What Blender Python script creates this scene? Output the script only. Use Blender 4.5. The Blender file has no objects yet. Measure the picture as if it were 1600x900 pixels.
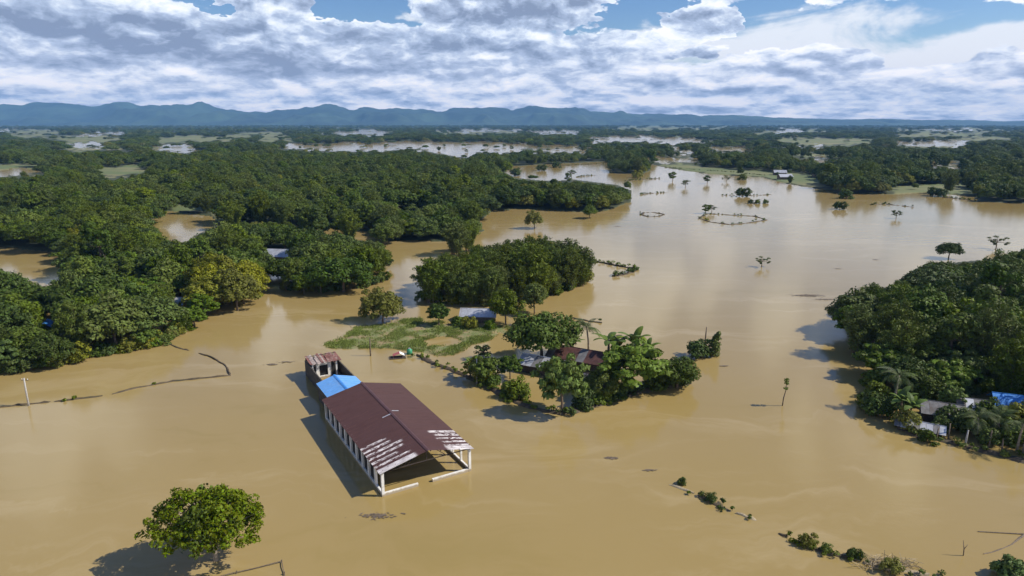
import bpy, math, random
import numpy as np
from mathutils import Vector, Matrix

# ------------------------------------------------------------------ camera, sky, sun, exposure
SC = bpy.context.scene
COL = SC.collection
F, HCAM, HZ = 1040.0, 40.0, 191.0            # focal length in 1600-px units, camera height, horizon row
PITCH = math.atan((450 - HZ) / F)
cam = bpy.data.cameras.new('camera'); cam.sensor_width = 36; cam.lens = F / 1600 * 36
cam.clip_start = 1; cam.clip_end = 80000
co = bpy.data.objects.new('camera', cam); COL.objects.link(co)
co.location = (0, 0, HCAM); co.rotation_euler = (math.pi / 2 - PITCH, 0, 0)
SC.camera = co
SC.view_settings.view_transform = 'Standard'; SC.view_settings.look = 'None'
SC.view_settings.exposure = 0.12; SC.view_settings.gamma = 1
SC.cycles.max_bounces = 6; SC.cycles.diffuse_bounces = 2; SC.cycles.glossy_bounces = 2
SC.cycles.transmission_bounces = 3; SC.cycles.volume_bounces = 0; SC.cycles.transparent_max_bounces = 4
SC.cycles.caustics_reflective = False; SC.cycles.caustics_refractive = False
SUNDIR = Vector((3.05, -0.12, 2.8)).normalized()   # towards the sun
sl = bpy.data.lights.new('sun', 'SUN'); sl.energy = 5.0; sl.angle = math.radians(0.55); sl.color = (1, .94, .85)
so = bpy.data.objects.new('sun', sl); COL.objects.link(so)
so.location = (200, -40, 300); so.rotation_euler = (-SUNDIR).to_track_quat('-Z', 'Y').to_euler()

def ray(px, py):
    a, b = (px - 800) / F, (450 - py) / F
    return np.array([a, math.cos(PITCH) + b * math.sin(PITCH), -math.sin(PITCH) + b * math.cos(PITCH)])
def gp(px, py, z=0.0):
    w = ray(px, py); t = (z - HCAM) / w[2]
    return Vector((t * w[0], t * w[1], z))
def azel(px, py):
    w = ray(px, py); return math.atan2(w[0], w[1]), math.atan2(w[2], math.hypot(w[0], w[1]))
def proj(X, Y, Z):
    Z = Z - HCAM
    dep = Y * math.cos(PITCH) - Z * math.sin(PITCH); up = Y * math.sin(PITCH) + Z * math.cos(PITCH)
    return 800 + F * X / dep, 450 - F * up / dep

# --- node helper
class NT:
    def __init__(s, tree, flat=False): s.flat = flat; s.t = tree; s.n = tree.nodes; s.l = tree.links
    def new(s, typ, **kw):
        n = s.n.new(typ)
        for k, v in kw.items(): setattr(n, k, v)
        return n
    def put(s, sock, v):
        if hasattr(v, 'is_output') or isinstance(v, bpy.types.NodeSocket): s.l.new(v, sock)
        elif v is not None: sock.default_value = v
    def m(s, op, a, b=None, c=None, clamp=False):
        n = s.new('ShaderNodeMath', operation=op); n.use_clamp = clamp
        for i, v in enumerate((a, b, c)):
            if v is not None: s.put(n.inputs[i], v)
        return n.outputs[0]
    def vm(s, op, a, b=None):
        n = s.new('ShaderNodeVectorMath', operation=op)
        s.put(n.inputs[0], a)
        if b is not None: s.put(n.inputs[1], b)
        return n.outputs['Value'] if op in ('LENGTH', 'DOT_PRODUCT', 'DISTANCE') else n.outputs[0]
    def noise(s, vec, scale, detail=4, rough=.55, dist=0.0, lac=2.0):
        n = s.new('ShaderNodeTexNoise', noise_dimensions='2D' if s.t.type == 'SHADER' and s.flat else '3D'); s.put(n.inputs['Vector'], vec)
        n.inputs['Scale'].default_value = scale; n.inputs['Detail'].default_value = detail
        n.inputs['Roughness'].default_value = rough; n.inputs['Distortion'].default_value = dist
        n.inputs['Lacunarity'].default_value = lac
        return n.outputs[0]
    def rng(s, v, a, b, c=0.0, d=1.0, smooth=True):
        n = s.new('ShaderNodeMapRange'); n.interpolation_type = 'SMOOTHSTEP' if smooth else 'LINEAR'
        s.put(n.inputs[0], v)
        for i, x in zip((1, 2, 3, 4), (a, b, c, d)): s.put(n.inputs[i], x)
        return n.outputs[0]
    def mix(s, fac, a, b):
        n = s.new('ShaderNodeMix', data_type='RGBA'); s.put(n.inputs[0], fac)
        for i, v in ((6, a), (7, b)):
            s.put(n.inputs[i], v if not isinstance(v, tuple) else (v[0], v[1], v[2], 1))
        return n.outputs[2]
    def comb(s, x, y, z):
        n = s.new('ShaderNodeCombineXYZ')
        for i, v in enumerate((x, y, z)): s.put(n.inputs[i], v)
        return n.outputs[0]

world = bpy.data.worlds.new('World'); SC.world = world; world.use_nodes = True
world.cycles.sampling_method = 'MANUAL'; world.cycles.sample_map_resolution = 256
W = NT(world.node_tree, True); W.n.clear()
sky = W.new('ShaderNodeTexSky', sky_type='NISHITA'); sky.sun_disc = False
sky.sun_elevation = math.asin(SUNDIR.z); sky.sun_rotation = math.atan2(SUNDIR.x, SUNDIR.y)
sky.air_density = 1.0; sky.dust_density = 0.3; sky.ozone_density = 2.5
hsv = W.new('ShaderNodeHueSaturation'); hsv.inputs['Saturation'].default_value = 1.3; hsv.inputs['Hue'].default_value = .515
W.l.new(sky.outputs[0], hsv.inputs['Color'])
bg1 = W.new('ShaderNodeBackground'); bg1.inputs[1].default_value = 0.105
W.l.new(hsv.outputs[0], bg1.inputs[0])
tc = W.new('ShaderNodeTexCoord'); sep = W.new('ShaderNodeSeparateXYZ'); W.l.new(tc.outputs['Generated'], sep.inputs[0])
sx, sy, sz = sep.outputs
AZ = W.m('ARCTAN2', sx, sy); EL = W.m('ARCSINE', W.m('MAXIMUM', sz, 0.0))
# cloud banks: (px, py, rx, ry, cover, thickness)
BANKS = [(430, 72, 360, 46, .26, .46), (80, 40, 190, 46, .22, .22), (815, 10, 135, 36, .40, .55), (735, 62, 90, 22, .12, .16),
         (885, 92, 125, 30, .24, .30), (1000, 62, 70, 24, .14, -.20), (1105, 34, 52, 21, .42, -.30), (1265, 92, 78, 32, .40, -.22),
         (1540, 125, 170, 34, .14, -.10), (430, 8, 62, 15, .30, .30), (1045, 118, 60, 14, .14, .22), (1085, 82, 40, 9, .2, .25),
         (1000, 14, 80, 26, -.30, 0), (555, 12, 75, 20, -.32, 0), (130, 74, 90, 9, -.26, 0), (1195, 40, 45, 40, -.24, 0), (1400, 50, 190, 50, -.30, 0), (1130, 75, 120, 22, -.12, 0), (345, 8, 26, 10, -.2, 0)]
CIRRUS = [(1310, 30, 130, 36, .75), (1590, 62, 90, 34, .8), (1130, 92, 230, 44, .8), (650, 20, 50, 12, .9), (975, 62, 110, 36, .85), (1450, 110, 260, 40, .75), (60, 90, 120, 20, .4)]
def vec(a, b, c): return W.comb(a, b, c)
wob = W.noise(vec(AZ, W.m('MULTIPLY', EL, 2.0), 7.3), 11.0, 4, .6)
wob2 = W.noise(vec(W.m('ADD', AZ, 9.0), W.m('MULTIPLY', EL, 2.0), 3.1), 11.0, 4, .6)
AEw = vec(W.m('ADD', AZ, W.m('MULTIPLY', W.m('SUBTRACT', wob, .5), .14)), W.m('ADD', EL, W.m('MULTIPLY', W.m('SUBTRACT', wob2, .5), .05)), 0.0)
cov = thick = cir = None
def acc(a, b): return b if a is None else W.m('ADD', a, b)
def ell(px, py, rx, ry, a0, a1):
    a, e = azel(px, py)
    return W.rng(W.vm('LENGTH', W.vm('MULTIPLY', W.vm('SUBTRACT', AEw, (a, e, 0)), (F / rx, F / ry, 0))), a0, a1, 1.0, 0.0)
for px, py, rx, ry, c, th in BANKS:
    k = ell(px, py, rx, ry, .35, 1.25); cov = acc(cov, W.m('MULTIPLY', k, c))
    if th: thick = acc(thick, W.m('MULTIPLY', k, th))
for px, py, rx, ry, c in CIRRUS: cir = acc(cir, W.m('MULTIPLY', ell(px, py, rx, ry, .1, 1.3), c))
LOW = W.rng(EL, 0.02, 0.10, 1.0, 0.0)
def puffs(v, scale, det):
    n = W.new('ShaderNodeTexVoronoi', feature='F1', voronoi_dimensions='2D'); n.normalize = True
    W.put(n.inputs['Vector'], v); n.inputs['Scale'].default_value = scale; n.inputs['Detail'].default_value = det
    n.inputs['Roughness'].default_value = .55; n.inputs['Lacunarity'].default_value = 2.1
    return W.m('SUBTRACT', 1.0, n.outputs['Distance'])
def cloud_field(da, de):
    e2 = W.m('MAXIMUM', W.m('ADD', EL, de), 0.0)
    lg = W.m('LOGARITHM', W.m('ADD', e2, 0.045), math.e); hs = W.m('ADD', AZ, da)
    v1 = vec(hs, W.m('MULTIPLY', lg, 0.36), 0.0); v2 = vec(W.m('MULTIPLY', W.m('ADD', hs, 5.0), 1.5), W.m('MULTIPLY', lg, .44), 0.0)
    wv = W.new('ShaderNodeTexNoise', noise_dimensions='2D'); W.put(wv.inputs['Vector'], v1); wv.inputs['Scale'].default_value = 16; wv.inputs['Detail'].default_value = 4
    off = W.vm('MULTIPLY', W.vm('SUBTRACT', wv.outputs['Color'], (.5, .5, .5)), (.07, .07, .0))
    n1 = W.m('ADD', W.m('MULTIPLY', W.noise(v1, 5.6, 7, .55), .50), W.m('MULTIPLY', puffs(W.vm('ADD', v1, off), 11.0, 4.0), .50))
    n2 = W.m('ADD', W.m('MULTIPLY', W.noise(v2, 7.5, 7, .58), .52), W.m('MULTIPLY', puffs(W.vm('ADD', v2, off), 12.0, 3.0), .48))
    k = W.m('MULTIPLY', LOW, .75)
    return W.m('ADD', W.m('MULTIPLY', n1, W.m('SUBTRACT', 1.0, k)), W.m('MULTIPLY', n2, k))
D0 = cloud_field(0.0, 0.0); D1 = cloud_field(0.007, 0.010)
bias = W.m('ADD', W.rng(EL, 0.02, 0.125, 0.12, -0.058), W.rng(EL, .24, .60, 0.03, -0.10))
over = W.m('SUBTRACT', W.m('ADD', W.m('ADD', D0, cov), bias), 0.53)
alpha = W.rng(over, 0.0, 0.05)
relief = W.m('SUBTRACT', D0, D1)
lit = W.m('ADD', W.m('MULTIPLY', relief, 4.6), W.rng(over, 0.0, 0.40, .80, .36, False))
lit = W.m('SUBTRACT', lit, W.m('MULTIPLY', thick, .46))
lit = W.m('ADD', lit, W.rng(EL, 0.03, 0.10, .09, 0.0))
lit = W.m('MAXIMUM', W.m('MINIMUM', lit, 1.0), 0.0)
ramp = W.new('ShaderNodeValToRGB'); W.put(ramp.inputs[0], lit)
cr = ramp.color_ramp; cr.elements[0].position = 0.0; cr.elements[0].color = (.23, .28, .40, 1)
cr.elements[1].position = 1.0; cr.elements[1].color = (1.0, 1.0, 1.0, 1)
e_ = cr.elements.new(.40); e_.color = (.44, .52, .68, 1)
e_ = cr.elements.new(.72); e_.color = (.78, .84, .93, 1)
warm = W.mix(W.rng(EL, .015, .13), (1.15, 1.05, 1.0), (1, 1, 1))
bg2 = W.new('ShaderNodeBackground'); W.put(bg2.inputs[0], W.vm('MULTIPLY', ramp.outputs[0], warm)); bg2.inputs[1].default_value = 1.12
# thin high cloud, and the pale air low over the horizon
cn = W.noise(vec(AZ, W.m('MULTIPLY', EL, 3.0), 4.4), 5.5, 9, .62, .5)
ca = W.m('MULTIPLY', W.rng(W.m('ADD', cn, W.m('MULTIPLY', cir, .42)), .58, .86), W.rng(EL, .15, .5, .95, .35))
ca = W.m('MAXIMUM', ca, W.rng(EL, 0.0, .085, .9, 0.0))
bg3 = W.new('ShaderNodeBackground'); W.put(bg3.inputs[0], W.vm('MULTIPLY', (.90, .93, .98), warm)); bg3.inputs[1].default_value = 1.0
mxa = W.new('ShaderNodeMixShader'); W.put(mxa.inputs[0], ca); W.l.new(bg1.outputs[0], mxa.inputs[1]); W.l.new(bg3.outputs[0], mxa.inputs[2])
mxb = W.new('ShaderNodeMixShader'); W.put(mxb.inputs[0], alpha); W.l.new(mxa.outputs[0], mxb.inputs[1]); W.l.new(bg2.outputs[0], mxb.inputs[2])
wo = W.new('ShaderNodeOutputWorld'); W.l.new(mxb.outputs[0], wo.inputs[0])

# ------------------------------------------------------------------ helpers
RNG = np.random.default_rng(11); random.seed(5)
def tag(o, label=None, cat=None, group=None, kind=None):
    if label: o['label'] = label
    if cat: o['category'] = cat
    if group: o['group'] = group
    if kind: o['kind'] = kind
    return o
def empty(name, loc=(0, 0, 0), rz=0.0, scale=1.0):
    o = bpy.data.objects.new(name, None); COL.objects.link(o); o.empty_display_size = .3
    o.location = loc; o.rotation_euler = (0, 0, rz)
    o.scale = scale if isinstance(scale, (tuple, list)) else (scale,) * 3
    return o
def obj(name, me, parent=None):
    o = bpy.data.objects.new(name, me); COL.objects.link(o)
    if parent: o.parent = parent
    return o
def np_mesh(name, V, Q, mat, smooth=False):
    """V (n,3), Q (m,4) quads or (m,3)"""
    me = bpy.data.meshes.new(name); V = np.asarray(V, dtype=np.float32); Q = np.asarray(Q, dtype=np.int32)
    k = Q.shape[1]
    me.vertices.add(len(V)); me.vertices.foreach_set('co', V.ravel())
    me.loops.add(Q.size); me.loops.foreach_set('vertex_index', Q.ravel())
    me.polygons.add(len(Q)); me.polygons.foreach_set('loop_start', np.arange(0, Q.size, k, dtype=np.int32))
    me.polygons.foreach_set('loop_total', np.full(len(Q), k, dtype=np.int32))
    me.polygons.foreach_set('use_smooth', np.full(len(Q), smooth, dtype=bool))
    me.materials.append(mat); me.update(calc_edges=True)
    return me
class MB:
    def __init__(s): s.v = []; s.f = []
    def poly(s, pts):
        n = len(s.v); s.v += [tuple(p) for p in pts]; s.f.append(tuple(range(n, n + len(pts))))
    def box(s, c, d):
        x, y, z = c; a, b, e = d[0] / 2, d[1] / 2, d[2] / 2; n = len(s.v)
        s.v += [(x + i * a, y + j * b, z + k * e) for k in (-1, 1) for j in (-1, 1) for i in (-1, 1)]
        s.f += [tuple(n + i for i in q) for q in ((0, 2, 3, 1), (4, 5, 7, 6), (0, 1, 5, 4), (2, 6, 7, 3), (0, 4, 6, 2), (1, 3, 7, 5))]
    def slab(s, pts, t):
        """thick plate: pts a planar ring, t thickness downwards along its normal"""
        P = [Vector(p) for p in pts]; nn = (P[1] - P[0]).cross(P[2] - P[1]).normalized()
        if nn.z < 0: nn = -nn
        n = len(s.v); k = len(P)
        s.v += [tuple(p) for p in P] + [tuple(p - nn * t) for p in P]
        s.f.append(tuple(range(n, n + k))); s.f.append(tuple(range(n + 2 * k - 1, n + k - 1, -1)))
        for i in range(k): j = (i + 1) % k; s.f.append((n + i, n + k + i, n + k + j, n + j))
    def tube(s, pts, rad, n=6, cap=True):
        P = [Vector(p) for p in pts]
        if not isinstance(rad, (list, tuple)): rad = [rad] * len(P)
        base = len(s.v)
        for i, p in enumerate(P):
            d = (P[min(i + 1, len(P) - 1)] - P[max(i - 1, 0)]).normalized()
            u = d.orthogonal().normalized(); w = d.cross(u)
            for k in range(n):
                a = 2 * math.pi * k / n; s.v.append(tuple(p + (u * math.cos(a) + w * math.sin(a)) * rad[i]))
        for i in range(len(P) - 1):
            for k in range(n):
                a = base + i * n + k; b = base + i * n + (k + 1) % n; s.f.append((a, b, b + n, a + n))
        if cap:
            s.f.append(tuple(range(base + n - 1, base - 1, -1))); m = base + (len(P) - 1) * n; s.f.append(tuple(range(m, m + n)))
    def mesh(s, name, mat, smooth=False):
        me = bpy.data.meshes.new(name); me.from_pydata(s.v, [], s.f); me.materials.append(mat); me.update()
        if smooth: me.polygons.foreach_set('use_smooth', [True] * len(me.polygons))
        return me
    def build(s, name, mat, parent=None, smooth=False): return obj(name, s.mesh(name, mat, smooth), parent)

def vnoise(x, y, seed=0):
    xi = np.floor(x).astype(np.int64); yi = np.floor(y).astype(np.int64); fx = x - xi; fy = y - yi
    def h(a, b):
        n = (a * 374761393 + b * 668265263 + seed * 1442695041) & 0x7fffffff
        n = ((n ^ (n >> 13)) * 1274126177) & 0x7fffffff
        return ((n ^ (n >> 16)) & 0xffff) / 65535.0
    sx_ = fx * fx * (3 - 2 * fx); sy_ = fy * fy * (3 - 2 * fy)
    return (h(xi, yi) * (1 - sx_) + h(xi + 1, yi) * sx_) * (1 - sy_) + (h(xi, yi + 1) * (1 - sx_) + h(xi + 1, yi + 1) * sx_) * sy_
def fbm(x, y, seed=0, o=4):
    t = 0; a = .5
    for i in range(o): t = t + a * vnoise(x * 2 ** i, y * 2 ** i, seed + i); a *= .5
    return t / (1 - .5 ** o)
def inpoly(P, X, Y):
    X = np.asarray(X, float); Y = np.asarray(Y, float); r = np.zeros(X.shape, bool); n = len(P)
    for i in range(n):
        x1, y1 = P[i]; x2, y2 = P[(i + 1) % n]
        if y1 == y2: continue
        c = ((y1 > Y) != (y2 > Y)) & (X < (x2 - x1) * (Y - y1) / (y2 - y1) + x1); r ^= c
    return r

# ------------------------------------------------------------------ materials
def material(name):
    m = bpy.data.materials.new(name); m.use_nodes = True; t = NT(m.node_tree)
    b = t.n['Principled BSDF']; return m, t, b
def plain(name, col, rough=.7, var=.25, scale=3.0, bump=0.0, metal=0.0, dirt=None, spec=.4, wscale=None):
    m, t, b = material(name)
    tc = t.new('ShaderNodeTexCoord'); oi = t.new('ShaderNodeObjectInfo')
    v = t.vm('ADD', tc.outputs['Object'], t.vm('MULTIPLY', t.comb(oi.outputs['Random'], oi.outputs['Random'], 0.0), (37, 91, 0)))
    n = t.noise(v, scale, 6, .62)
    lo = tuple(c * (1 - var) for c in col); hi = tuple(min(1, c * (1 + var)) for c in col)
    c = t.mix(t.rng(n, .3, .7), lo, hi)
    if dirt:
        n2 = t.noise(v, scale * .35, 5, .7); c = t.mix(t.rng(n2, .48, .72, 0, .8), c, dirt)
    t.put(b.inputs['Base Color'], c); b.inputs['Roughness'].default_value = rough; b.inputs['Metallic'].default_value = metal
    b.inputs['Specular IOR Level'].default_value = spec
    if bump:
        bp = t.new('ShaderNodeBump'); bp.inputs['Strength'].default_value = bump; bp.inputs['Distance'].default_value = .05
        t.put(bp.inputs['Height'], n); t.l.new(bp.outputs[0], b.inputs['Normal'])
    return m
def leaf_mat(name, a, b_, hue=.022):
    m, t, p = material(name)
    oi = t.new('ShaderNodeObjectInfo'); g = t.new('ShaderNodeNewGeometry')
    r = oi.outputs['Random']; loc = oi.outputs['Location']
    patch = t.noise(loc, .011, 3, .6)
    k = t.m('ADD', t.m('MULTIPLY', r, .62), t.m('MULTIPLY', t.m('SUBTRACT', patch, .5), 1.1), clamp=True)
    c = t.mix(k, a, b_)
    isl = g.outputs['Random Per Island']
    hs = t.new('ShaderNodeHueSaturation'); t.put(hs.inputs['Color'], c)
    t.put(hs.inputs['Hue'], t.m('ADD', .499 - hue / 2, t.m('MULTIPLY', isl, hue)))
    t.put(hs.inputs['Saturation'], t.m('ADD', .95, t.m('MULTIPLY', t.m('FRACT', t.m('MULTIPLY', r, 7.31)), .25)))
    t.put(hs.inputs['Value'], t.m('MULTIPLY', t.m('ADD', .62, t.m('MULTIPLY', isl, .8)), t.m('ADD', .74, t.m('MULTIPLY', t.m('FRACT', t.m('MULTIPLY', r, 13.7)), .5))))
    c = hs.outputs[0]
    t.put(p.inputs['Base Color'], c); p.inputs['Roughness'].default_value = .55; p.inputs['Specular IOR Level'].default_value = .16
    tr = t.new('ShaderNodeBsdfTranslucent'); t.put(tr.inputs[0], c)
    mx = t.new('ShaderNodeMixShader'); mx.inputs[0].default_value = .14
    t.l.new(p.outputs[0], mx.inputs[1]); t.l.new(tr.outputs[0], mx.inputs[2])
    t.l.new(mx.outputs[0], t.n['Material Output'].inputs[0])
    return m
M = {}
M['leaf'] = leaf_mat('broad_leaves', (.062, .096, .016), (.146, .172, .028))
M['leaf_mango'] = leaf_mat('mango_leaves', (.132, .172, .028), (.172, .205, .034), .05)
M['leaf_olive'] = leaf_mat('olive_leaves', (.140, .148, .026), (.190, .186, .034))
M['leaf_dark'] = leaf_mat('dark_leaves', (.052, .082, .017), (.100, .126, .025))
M['leaf_bright'] = leaf_mat('fresh_leaves', (.082, .128, .026), (.135, .172, .034))
M['leaf_bamboo'] = leaf_mat('bamboo_leaves', (.082, .114, .022), (.136, .156, .030))
M['leaf_palm'] = leaf_mat('palm_leaves', (.075, .105, .035), (.12, .14, .05))
M['leaf_grass'] = leaf_mat('grass_blades', (.14, .18, .05), (.21, .23, .075))
M['bark'] = plain('bark', (.16, .12, .085), .9, .35, 4, .3)
M['bark_pale'] = plain('pale_bark', (.30, .25, .19), .9, .3, 4, .3)
M['white'] = plain('white_wall_paint', (.78, .77, .72), .7, .06, 1.5, .05, dirt=(.52, .46, .36))
def tide(m):
    t = NT(m.node_tree); b = t.n['Principled BSDF']; src = b.inputs['Base Color'].links[0].from_socket
    tc = t.new('ShaderNodeTexCoord'); sp = t.new('ShaderNodeSeparateXYZ'); t.l.new(tc.outputs['Object'], sp.inputs[0])
    n = t.noise(t.vm('MULTIPLY', tc.outputs['Object'], (1, 1, .4)), 2.2, 5, .65)
    k = t.rng(t.m('SUBTRACT', sp.outputs[2], t.m('MULTIPLY', n, .5)), -.06, .16, .8, 0.0)
    st = t.m('MULTIPLY', t.rng(t.noise(t.vm('MULTIPLY', tc.outputs['Object'], (3, 3, .5)), 1.6, 5, .7), .52, .75), .45)
    c = t.mix(st, src, (.40, .36, .29)); t.put(b.inputs['Base Color'], t.mix(k, c, (.30, .215, .10)))
tide(M['white'])
M['concrete'] = plain('mouldy_concrete', (.085, .072, .058), .9, .45, 1.6, .3, dirt=(.05, .05, .04))
M['pole'] = plain('grey_pole', (.42, .40, .37), .8, .15, 5)
M['wood'] = plain('weathered_wood', (.15, .115, .08), .85, .35, 5, .2)
M['wood_dark'] = plain('dark_timber', (.06, .045, .035), .85, .3, 5, .2)
M['mud'] = plain('wet_mud', (.085, .062, .034), .75, .35, 1.2, .4, dirt=(.05, .055, .02))
M['straw'] = plain('dry_straw', (.36, .29, .18), .9, .3, 6, .2)
M['zinc'] = plain('zinc_sheet', (.52, .53, .54), .42, .15, 1.2, .1, .35, dirt=(.36, .33, .30))
M['zinc_dark'] = plain('old_grey_sheet', (.17, .165, .16), .6, .3, 1.2, .1, .1, dirt=(.11, .08, .06))
M['rust'] = plain('rusted_brown_sheet', (.10, .045, .035), .6, .3, 1.2, .1, .1, dirt=(.07, .04, .03))
M['blue'] = plain('blue_roof_paint', (.15, .38, .74), .5, .10, 2.0, .05, dirt=(.22, .36, .55))
M['blue_tarp'] = plain('blue_tarpaulin', (.05, .24, .62), .45, .15, 2.0, .3)
M['redtile'] = plain('faded_red_sheet', (.20, .085, .065), .8, .4, 2.4, .2, dirt=(.42, .33, .27))
M['paletile'] = plain('bleached_pale_sheet', (.36, .29, .25), .8, .35, 2.4, .2, dirt=(.12, .07, .05))
M['green'] = plain('green_plastic', (.05, .28, .14), .4, .1)
M['redcloth'] = plain('faded_red_cloth', (.42, .12, .11), .8, .2)
M['dark'] = plain('dark_board_and_opening_shade', (.025, .022, .020), .9, .3)  # board colour, also used as painted shade inside openings
M['ridge'] = plain('maroon_ridge_cap', (.088, .041, .038), .55, .12, 1.0)

# maroon sheet with paint that has flaked off some strips (object space of one sheet: x across, y up the slope)
def roof_paint(name, peeled):
    m, t, b = material(name)
    tc = t.new('ShaderNodeTexCoord'); oi = t.new('ShaderNodeObjectInfo'); g = t.new('ShaderNodeNewGeometry')
    sp = t.new('ShaderNodeSeparateXYZ'); t.l.new(tc.outputs['Object'], sp.inputs[0])
    v = t.vm('ADD', tc.outputs['Object'], t.vm('MULTIPLY', t.comb(oi.outputs['Random'], oi.outputs['Random'], 0.0), (53, 71, 0)))
    n = t.noise(t.vm('MULTIPLY', v, (1.2, .35, 1)), 1.6, 6, .65)
    col = t.mix(t.rng(n, .3, .7), (.070, .031, .028), (.092, .044, .040))
    col = t.mix(t.m('MULTIPLY', oi.outputs['Random'], .5), col, (.084, .043, .043))
    stn = t.noise(t.vm('MULTIPLY', v, (3.0, .25, 1)), 1.3, 6, .7)
    col = t.mix(t.rng(stn, .55, .78, 0, .6), col, (.060, .034, .030)); col = t.mix(t.rng(stn, .22, .40, .35, 0), col, (.15, .085, .080))
    if peeled:
        w = t.noise(t.vm('MULTIPLY', v, (2.2, .8, 1)), 1.7, 7, .75)
        band = t.m('MULTIPLY', t.rng(sp.outputs[0], .10, .16), t.rng(sp.outputs[0], t.m('ADD', .48, t.m('MULTIPLY', oi.outputs['Random'], .2)), t.m('ADD', .54, t.m('MULTIPLY', oi.outputs['Random'], .2)), 1, 0))
        top = t.m('ADD', 2.9, t.m('MULTIPLY', t.m('FRACT', t.m('MULTIPLY', oi.outputs['Random'], 5.7)), 1.9))
        lim = t.rng(t.m('SUBTRACT', sp.outputs[1], top), -.25, .25, 1, 0)
        k = t.m('MULTIPLY', t.m('MULTIPLY', band, lim), t.rng(w, .44, .50))
        if peeled == 2:
            k = t.m('MULTIPLY', t.rng(w, .36, .46), lim)
        col = t.mix(k, col, t.mix(t.rng(n, .35, .65), (.40, .36, .35), (.70, .66, .64)))
    t.put(b.inputs['Base Color'], col); b.inputs['Roughness'].default_value = .6; b.inputs['Specular IOR Level'].default_value = .25
    return m
M['maroon'] = roof_paint('maroon_roof_paint', 0)
M['maroon_peeled'] = roof_paint('maroon_roof_paint_flaked', 1)
M['maroon_bare'] = roof_paint('maroon_roof_paint_mostly_gone', 2)

# muddy flood water
mw, t, b = material('flood_water')
geo = t.new('ShaderNodeNewGeometry'); P = geo.outputs['Position']
n1 = t.noise(t.vm('MULTIPLY', P, (1, .45, 1)), .012, 5, .6, .5)
n2 = t.noise(t.vm('MULTIPLY', P, (1, .6, 1)), .055, 4, .6, .8)
c = t.mix(t.rng(n1, .3, .7), (.318, .228, .080), (.345, .252, .100))
c = t.mix(t.rng(n2, .35, .75, 0, .35), c, (.312, .226, .074))
n3 = t.noise(t.vm('MULTIPLY', t.vm('ADD', P, t.vm('MULTIPLY', t.comb(n2, n2, 0.0), (14, 14, 0))), (.35, 1.5, 1)), .06, 6, .65, 1.2)
c = t.mix(t.rng(n3, .50, .72, 0, .8), c, (.40, .305, .145))
c = t.mix(t.rng(n3, .28, .44, .4, 0), c, (.27, .198, .058))
t.put(b.inputs['Base Color'], c); b.inputs['Roughness'].default_value = .12; b.inputs['IOR'].default_value = 1.33
b.inputs['Specular IOR Level'].default_value = .5
rp = t.noise(t.vm('MULTIPLY', P, (1, 1.6, 1)), 1.1, 3, .55, .3); rp2 = t.noise(t.vm('MULTIPLY', P, (1, 1.4, 1)), .16, 3, .5)
wind = t.rng(t.noise(P, .018, 3, .6), .40, .66, .15, 1.0)
hgt = t.m('ADD', t.m('MULTIPLY', t.m('MULTIPLY', rp, wind), .085), t.m('MULTIPLY', rp2, .10))
bp = t.new('ShaderNodeBump'); bp.inputs['Strength'].default_value = .22; bp.inputs['Distance'].default_value = 1.0
t.put(bp.inputs['Height'], hgt); t.l.new(bp.outputs[0], b.inputs['Normal'])
M['water'] = mw
# low ground under the woods, pale fields where the attribute says so
mg, t, b = material('plain_ground')
geo = t.new('ShaderNodeNewGeometry'); P = geo.outputs['Position']
at = t.new('ShaderNodeAttribute'); at.attribute_name = 'field'
n1 = t.noise(P, .02, 6, .65); n2 = t.noise(t.vm('MULTIPLY', P, (1, 2.2, 1)), .006, 5, .6)
c = t.mix(t.rng(n1, .35, .65), (.030, .038, .014), (.055, .068, .022))
fcol = t.mix(t.rng(n2, .40, .60), (.115, .145, .045), (.20, .185, .08))
fcol = t.mix(t.rng(n1, .45, .7, 0, .6), fcol, (.10, .14, .04))
t.put(b.inputs['Base Color'], t.mix(at.outputs['Fac'], c, fcol)); b.inputs['Roughness'].default_value = .9
M['ground'] = mg
M['mountain'] = plain('forested_mountain', (.034, .056, .028), .95, .5, .0016)

# ------------------------------------------------------------------ what stands where: outlines in 1600x900 picture units on the flood plain
MAIN = [(-500, 660), (-60, 592), (0, 582), (75, 578), (150, 560), (240, 545), (285, 520), (330, 508), (395, 474), (412, 452), (425, 458), (500, 462), (560, 456), (604, 438),
        (612, 405), (604, 378), (640, 375), (690, 378), (735, 373), (757, 360), (752, 345), (770, 329), (850, 326), (905, 331), (950, 329), (985, 316), (989, 300),
        (965, 289), (900, 282), (850, 283), (800, 278), (778, 262), (830, 258), (950, 252), (1010, 255), (1040, 262), (1100, 271), (1190, 277), (1230, 287),
        (1290, 297), (1310, 302), (1395, 304), (1440, 300), (1520, 307), (1530, 315), (1600, 318), (2100, 330), (2100, 380), (1600, 390), (1572, 405), (1510, 409),
        (1440, 416), (1420, 440), (1350, 455), (1316, 475), (1309, 505), (1330, 540), (1330, 565), (1366, 600), (1362, 655), (1410, 678), (1500, 697), (1600, 724), (1640, 760), (1720, 800),
        (2100, 850), (2100, 2500), (-500, 2500)]
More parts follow.
